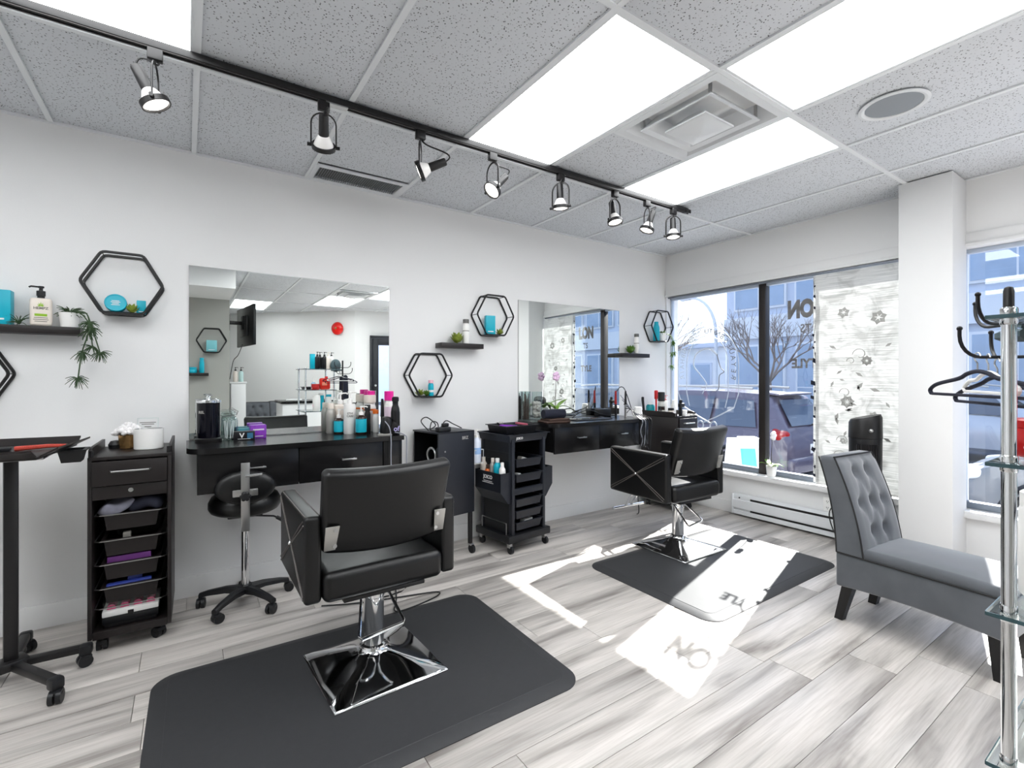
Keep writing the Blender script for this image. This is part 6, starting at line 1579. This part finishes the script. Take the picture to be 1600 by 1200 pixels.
B().box((0, 0, 0.60), (0.19, 0.22, 1.18), bev=0.003).obj('carcass', TRIM, t); B().box((0, 0, 1.20), (0.215, 0.24, 0.025), bev=0.003).obj('top', TRIM, t)
B().box((0, 0.112, 0.62), (0.175, 0.008, 1.12), bev=0.002).obj('door', TRIM, t)
for k, x in enumerate((0.585, 0.655)): bottle('pump_bottle', ['cream bottle with black top on the narrow white cabinet, in the mirror', 'pale aqua bottle with black top on the narrow white cabinet, in the mirror'][k], x, -1.24, 1.213, 0.030, 0.21, [CREAM, mat('pale_aqua', (0.75, 0.86, 0.85), 0.35)][k], pump=PLASTIC, chh=0.05, neck=0.4, group='bottles on the white cabinet')
t = thing('reception_desk', 'white reception desk with a dark top behind the camera, seen in the left mirror', 'desk', (1.48, -1.05, 0))
B().box((0, 0, 0.45), (0.70, 0.58, 0.90), bev=0.003).obj('body', TRIM, t); B().box((0, 0, 0.918), (0.74, 0.62, 0.035), bev=0.003).obj('desk_top', LAM, t)
o = B().box((0, 0, 0), (0.21, 0.28, 0.012), rz=0.2, bev=0.001).obj('paper_stack', PRINTW, loc=(1.34, -1.10, 0.943)); tag(o, 'stack of papers on the white reception desk, seen in the left mirror', 'papers')
copy_tree(SL, (1.46, -2.62, 0), math.radians(176), label='grey tufted chair half hidden by the reception desk, seen only in the left mirror')
nrm = Vector((-0.689, 0.725, 0))
t = thing('alarm_bell', 'round red fire alarm bell on the far white wall, seen in the left mirror', 'bell', (2.45, -2.995, 2.235), math.atan2(nrm.y, nrm.x))
B().lathe([(0.001, 0.065), (0.03, 0.064), (0.075, 0.055), (0.115, 0.030), (0.125, 0.012), (0.120, 0.0)], n=32, M=Matrix.Rotation(PI / 2, 4, 'Y')).obj('gong', mat('alarm_red', (0.85, 0.10, 0.08), 0.3), t)
B().cyl((0.063, 0, 0), (0.072, 0, 0), 0.02).obj('centre_bolt', GOLD, t)

# ================================================================ outside: pavement, road, cars, trees, buildings
PAVE = mat('pale_pavement', (0.62, 0.62, 0.63), 0.9, var=0.1, scale=6)
ROAD = mat('grey_asphalt', (0.40, 0.41, 0.44), 0.9, var=0.12, scale=8)
struct(B().box((5.58, 0.0, -0.50), (2.24, 60, 0.30)).obj('sidewalk', PAVE))
struct(B().box((13.2, 0.0, -0.65), (13.2, 60, 0.10)).obj('road', ROAD))
struct(B().box((22.8, 0.0, -0.55), (6.2, 60, 0.2)).obj('far_sidewalk', PAVE))
struct(B().box((4.40, 0.0, -0.30), (0.10, 60, 0.62)).obj('shopfront_plinth', PAVE))
GLAZ = mat('pale_blue_glazing', (0.60, 0.67, 0.75), 0.12, var=0.2, scale=1.5)
FAC = mat('pale_blue_panel', (0.76, 0.79, 0.84), 0.7, var=0.05, scale=2)
FACW = mat('white_render', (0.86, 0.87, 0.88), 0.7, var=0.03, scale=2)
t = thing('office_building', 'pale blue-grey modern building across the street, seen through the shop window', 'building', (22.5, 1.0, -0.45))
B().box((1.5, -9, 4.0), (3.0, 44.0, 8.0)).obj('wall', FAC, t)
B().box((-0.45, -9, 7.7), (1.2, 44.6, 0.35), bev=0.02).obj('canopy', FACW, t)
B().box((-0.12, -9, 4.1), (0.25, 44.0, 1.05)).obj('white_band', FACW, t)
for k in range(-6, 9):
    f = B().box((-0.06, -11.5 + 2.85 * k, 1.85), (0.14, 2.4, 2.9), bev=0.01).obj('window', FACW, t)
    B().box((-0.145, -11.5 + 2.85 * k, 1.85), (0.02, 2.2, 2.7)).obj('pane', GLAZ, f)
    m_ = B().box((-0.16, -11.5 + 2.85 * k, 1.85), (0.02, 0.05, 2.7)); m_.box((-0.16, -11.5 + 2.85 * k, 1.3), (0.02, 2.2, 0.05)); m_.obj('glazing_bar', FACW, f)
    f = B().box((-0.06, -11.5 + 2.85 * k, 5.9), (0.14, 2.5, 1.9), bev=0.01).obj('window', FACW, t)
    B().box((-0.145, -11.5 + 2.85 * k, 5.9), (0.02, 2.3, 1.7)).obj('pane', GLAZ, f)
    m_ = B().box((-0.16, -11.5 + 2.85 * k, 5.9), (0.02, 0.05, 1.7)); m_.box((-0.16, -11.5 + 2.85 * k, 6.2), (0.02, 2.3, 0.05)); m_.obj('glazing_bar', FACW, f)
t = thing('low_house', 'low white building farther along the street beside the blue one', 'building', (24.0, 20.5, -0.45))
B().box((2, 0, 1.7), (4, 11, 3.4)).obj('wall', FACW, t); B().box((1.8, 0, 3.5), (4.6, 11.6, 0.25), bev=0.02).obj('roof', FAC, t)
for k in range(4):
    f = B().box((-0.02, -4 + 2.6 * k, 1.9), (0.1, 1.4, 1.3), bev=0.01).obj('window', FAC, t); B().box((-0.08, -4 + 2.6 * k, 1.9), (0.02, 1.2, 1.1)).obj('pane', GLAZ, f)
def bare_tree(label, x, y, h, seed, z0=-0.45):
    t = thing('bare_tree', label, 'tree', (x, y, z0), 0, 'bare street trees')
    rnd = random.Random(seed); br = B()
    trunk_top = Vector((rnd.uniform(-.1, .1), rnd.uniform(-.1, .1), h * 0.34))
    B().tube([(0, 0, 0), trunk_top * 0.5, trunk_top], 0.11, n=8, taper=0.075).obj('trunk', BARK, t)
    def grow(p, d, l, r, dep):
        q = p + d * l
        mid = p + d * l * 0.5 + Vector((rnd.uniform(-1, 1), rnd.uniform(-1, 1), rnd.uniform(-.5, 1))) * l * 0.07
        br.tube([p, mid, q], r, n=5 if dep > 1 else 4, taper=r * 0.62)
        if dep == 0: return
        for k in range(3 if dep > 2 else 2 + (rnd.random() < .6)):
            nd = (d + Vector((rnd.uniform(-1, 1), rnd.uniform(-1, 1), rnd.uniform(-0.35, 0.7))) * 0.62).normalized()
            grow(p + (q - p) * rnd.uniform(0.75, 1), nd, l * rnd.uniform(0.62, 0.82), r * 0.6, dep - 1)
    for k in range(5):
        a = k * 1.26 + rnd.uniform(-.3, .3)
        grow(trunk_top, Vector((math.cos(a) * 0.75, math.sin(a) * 0.75, 0.8)).normalized(), h * 0.24, 0.05, 4)
    o = br.obj('branches', BARK, t); o['kind'] = 'stuff'
bare_tree('bare young tree across the street behind the reversed letters', 17.5, 9.2, 4.6, 3)
bare_tree('bare tree across the street behind the oval emblem', 17.5, 14.6, 5.2, 8)
bare_tree('bare tree farther down the street, seen in the right mirror', 17.5, -4.0, 4.8, 5)
t = thing('street_lamp', 'thin white curved street lamp across the street', 'street lamp', (18.8, 12.2, -0.45))
B().tube([(0, 0, 0), (0, 0, 3.6)] + [(0, 1.3 * (1 - math.cos(q)), 3.6 + 1.7 * math.sin(q)) for q in [PI / 2 * k / 8 for k in range(1, 9)]], 0.07, n=8, taper=0.05).obj('pole', FACW, t)
B().box((0, 1.5, 5.28), (0.22, 0.5, 0.12), bev=0.04).obj('lamp_head', FACW, t)

def car(label, loc, rz, paint, trim):
    """hatchback SUV, nose towards +y, origin under its middle"""
    t = thing('car', label, 'car', loc, rz)
    L = 4.4
    # stations: y, half width, z bottom, z belt, z roof, roof half width
    st = [(-2.20, 0.72, 0.42, 0.82, 0.86, 0.60), (-2.16, 0.82, 0.36, 0.92, 1.00, 0.66), (-2.05, 0.875, 0.30, 1.00, 1.16, 0.66), (-1.80, 0.90, 0.27, 1.04, 1.56, 0.60), (-1.62, 0.905, 0.26, 1.05, 1.625, 0.60), (-0.9, 0.91, 0.25, 1.03, 1.66, 0.62),
          (-0.1, 0.91, 0.25, 1.01, 1.655, 0.62), (0.45, 0.91, 0.25, 1.00, 1.55, 0.61), (1.05, 0.905, 0.26, 0.99, 1.12, 0.64), (1.25, 0.90, 0.27, 0.97, 1.03, 0.70), (1.8, 0.87, 0.28, 0.88, 0.95, 0.66), (2.08, 0.80, 0.30, 0.74, 0.82, 0.60), (2.2, 0.68, 0.36, 0.62, 0.68, 0.52)]
    def ring(s):
        y, w, zb, zl, zr, wr = s
        half = [(0.0, zb), (w * 0.9, zb), (w, zb + 0.08), (w * 1.0, (zb + zl) / 2), (w * 0.975, zl), (wr + 0.06, zl + (zr - zl) * 0.75), (wr, zr - 0.02), (wr * 0.55, zr)]
        pts = half + [(0.0, zr + 0.01)] + [(-x, z) for x, z in reversed(half[1:])]
        return [(x, y, z) for x, z in pts]
    B().loft([ring(s) for s in st]).obj('body', paint, t, ang=40)
    gl = mat('car_glass', (0.30, 0.34, 0.40), 0.05, var=0.05, spec=0.8)
    rw = B().add([(-0.60, -2.125, 1.11), (0.60, -2.125, 1.11), (0.50, -1.875, 1.51), (-0.50, -1.875, 1.51)], [[0, 1, 2, 3]])
    rw.obj('rear_window', gl, t)
    B().tube([(0.05, -2.14, 1.11), (0.22, -2.13, 1.14), (0.36, -2.12, 1.15)], 0.018, n=6).obj('rear_wiper', trim, t)
    B().box((0, -1.80, 1.605), (1.10, 0.22, 0.035), bev=0.012, rot=(0.08, 0, 0)).obj('spoiler', paint, t)
    ws = B().add([(-0.62, 1.10, 1.12), (0.62, 1.10, 1.12), (0.56, 0.54, 1.55), (-0.56, 0.54, 1.55)], [[0, 1, 2, 3]]); ws.obj('windscreen', gl, t)
    for s in (-1, 1):
        for (ya, yb_, za) in ((-1.72, -0.95, 1.50), (-0.88, -0.08, 1.55), (-0.02, 0.75, 1.50)):
            y2 = yb_ if yb_ < 0.7 else 0.38
            y1 = ya + 0.14 if ya < -1.5 else ya
            B().add([(s * 0.905, ya, 1.08), (s * 0.905, yb_, 1.06), (s * 0.705, y2, za), (s * 0.705, y1, za)], [[0, 1, 2, 3]]).obj('side_window', gl, t)
        for y in (-1.35, 1.35):
            wh = B().lathe([(0.20, -0.11), (0.32, -0.11), (0.345, -0.08), (0.345, 0.08), (0.32, 0.11), (0.20, 0.11)], n=28, M=Matrix.Translation((s * 0.82, y, 0.345)) @ Matrix.Rotation(PI / 2, 4, 'Y')).obj('wheel', PLASTIC, t)
            rm = B().lathe([(0.001, 0.0), (0.06, 0.0), (0.08, -0.03), (0.20, -0.01), (0.215, 0.0)], n=28, M=Matrix.Translation((s * 0.925, y, 0.345)) @ Matrix.Rotation(PI / 2 * s, 4, 'Y')); rm.obj('rim', SILVERPL, wh)
            B().tube([(s * 0.915, y + 0.40 * math.cos(q), 0.345 + 0.40 * math.sin(q)) for q in [PI * k / 12 for k in range(13)]], 0.035, n=6).obj('wheel_arch', trim, t)
        B().box((s * 0.76, -2.03, 0.985), (0.22, 0.20, 0.15), bev=0.05, seg=2, rot=(0.35, 0, s * 0.5)).obj('tail_light', mat('tail_red', (0.62, 0.10, 0.10), 0.2), t)
        B().box((s * 0.64, -2.125, 0.955), (0.09, 0.07, 0.07), bev=0.03, seg=2, rot=(0.35, 0, s * 0.3)).obj('reverse_light', SILVERPL, t)
        B().box((s * 0.68, 1.98, 0.78), (0.32, 0.30, 0.13), bev=0.05, seg=2, rot=(-0.2, 0, -s * 0.5)).obj('headlight', mat('headlight_lens', (0.88, 0.90, 0.92), 0.1), t)
        B().box((s * 0.98, 0.72, 1.06), (0.16, 0.10, 0.13), bev=0.04, seg=2).obj('door_mirror', paint, t)
        B().tube([(s * 0.60, -1.5, 1.69), (s * 0.62, -0.9, 1.72), (s * 0.62, 0.0, 1.715), (s * 0.61, 0.3, 1.67)], 0.02, n=6).obj('roof_rail', SILVERPL, t)
    B().box((0, -2.17, 0.50), (1.62, 0.16, 0.26), bev=0.06, seg=2).obj('rear_bumper', paint, t)
    B().box((0, -2.19, 0.33), (1.40, 0.10, 0.10), bev=0.03).obj('lower_bumper', trim, t)
    B().box((0, -2.205, 0.74), (0.34, 0.012, 0.15), bev=0.004).obj('number_plate', PRINTW, t)
    B().box((0, -2.165, 0.86), (0.60, 0.02, 0.03), bev=0.008).obj('chrome_strip', CHROME, t)
    B().box((0, 2.17, 0.50), (1.40, 0.12, 0.26), bev=0.05).obj('front_bumper', trim, t)
    B().box((0, 2.19, 0.62), (0.80, 0.04, 0.12), bev=0.02).obj('grille', trim, t)
    return t
car('dark violet hatchback SUV parked outside, its rear towards the lettered pane', (8.42, 5.90, -0.60), 0.0, mat('violet_grey_paint', (0.34, 0.315, 0.375), 0.22, var=0.04, spec=0.7, coat=0.6), PLASTIC)
car('silver grey car parked outside the right-hand window, nose forward', (8.38, -0.35, -0.60), 0.0, mat('silver_grey_paint', (0.42, 0.44, 0.47), 0.25, metal=0.3, var=0.04, coat=0.6), PLASTIC)
car('pale car parked farther along the far kerb, seen past the dark SUV', (15.2, 3.2, -0.60), PI, mat('pale_silver_paint', (0.70, 0.72, 0.75), 0.25, metal=0.3, var=0.03, coat=0.5), PLASTIC)
# A-frame sign on the pavement
t = thing('sandwich_board', 'white A-frame sign with a turquoise panel on the pavement outside', 'sign', (5.35, 3.08, -0.35), math.radians(50))
for s in (-1, 1):
    b = B().box((s * 0.16, 0, 0.46), (0.03, 0.42, 0.96), bev=0.006, rot=(0, -s * 0.27, 0)).obj('board', WHITEPL, t)
    B().box((s * 0.18, 0.02, 0.46), (0.006, 0.16, 0.74), rot=(0, -s * 0.27, 0)).obj('turquoise_panel', mat('pale_turquoise_print', (0.35, 0.75, 0.74), 0.5), b)
B().box((0, 0, 0.925), (0.10, 0.20, 0.04), bev=0.012).obj('handle', WHITEPL, t)
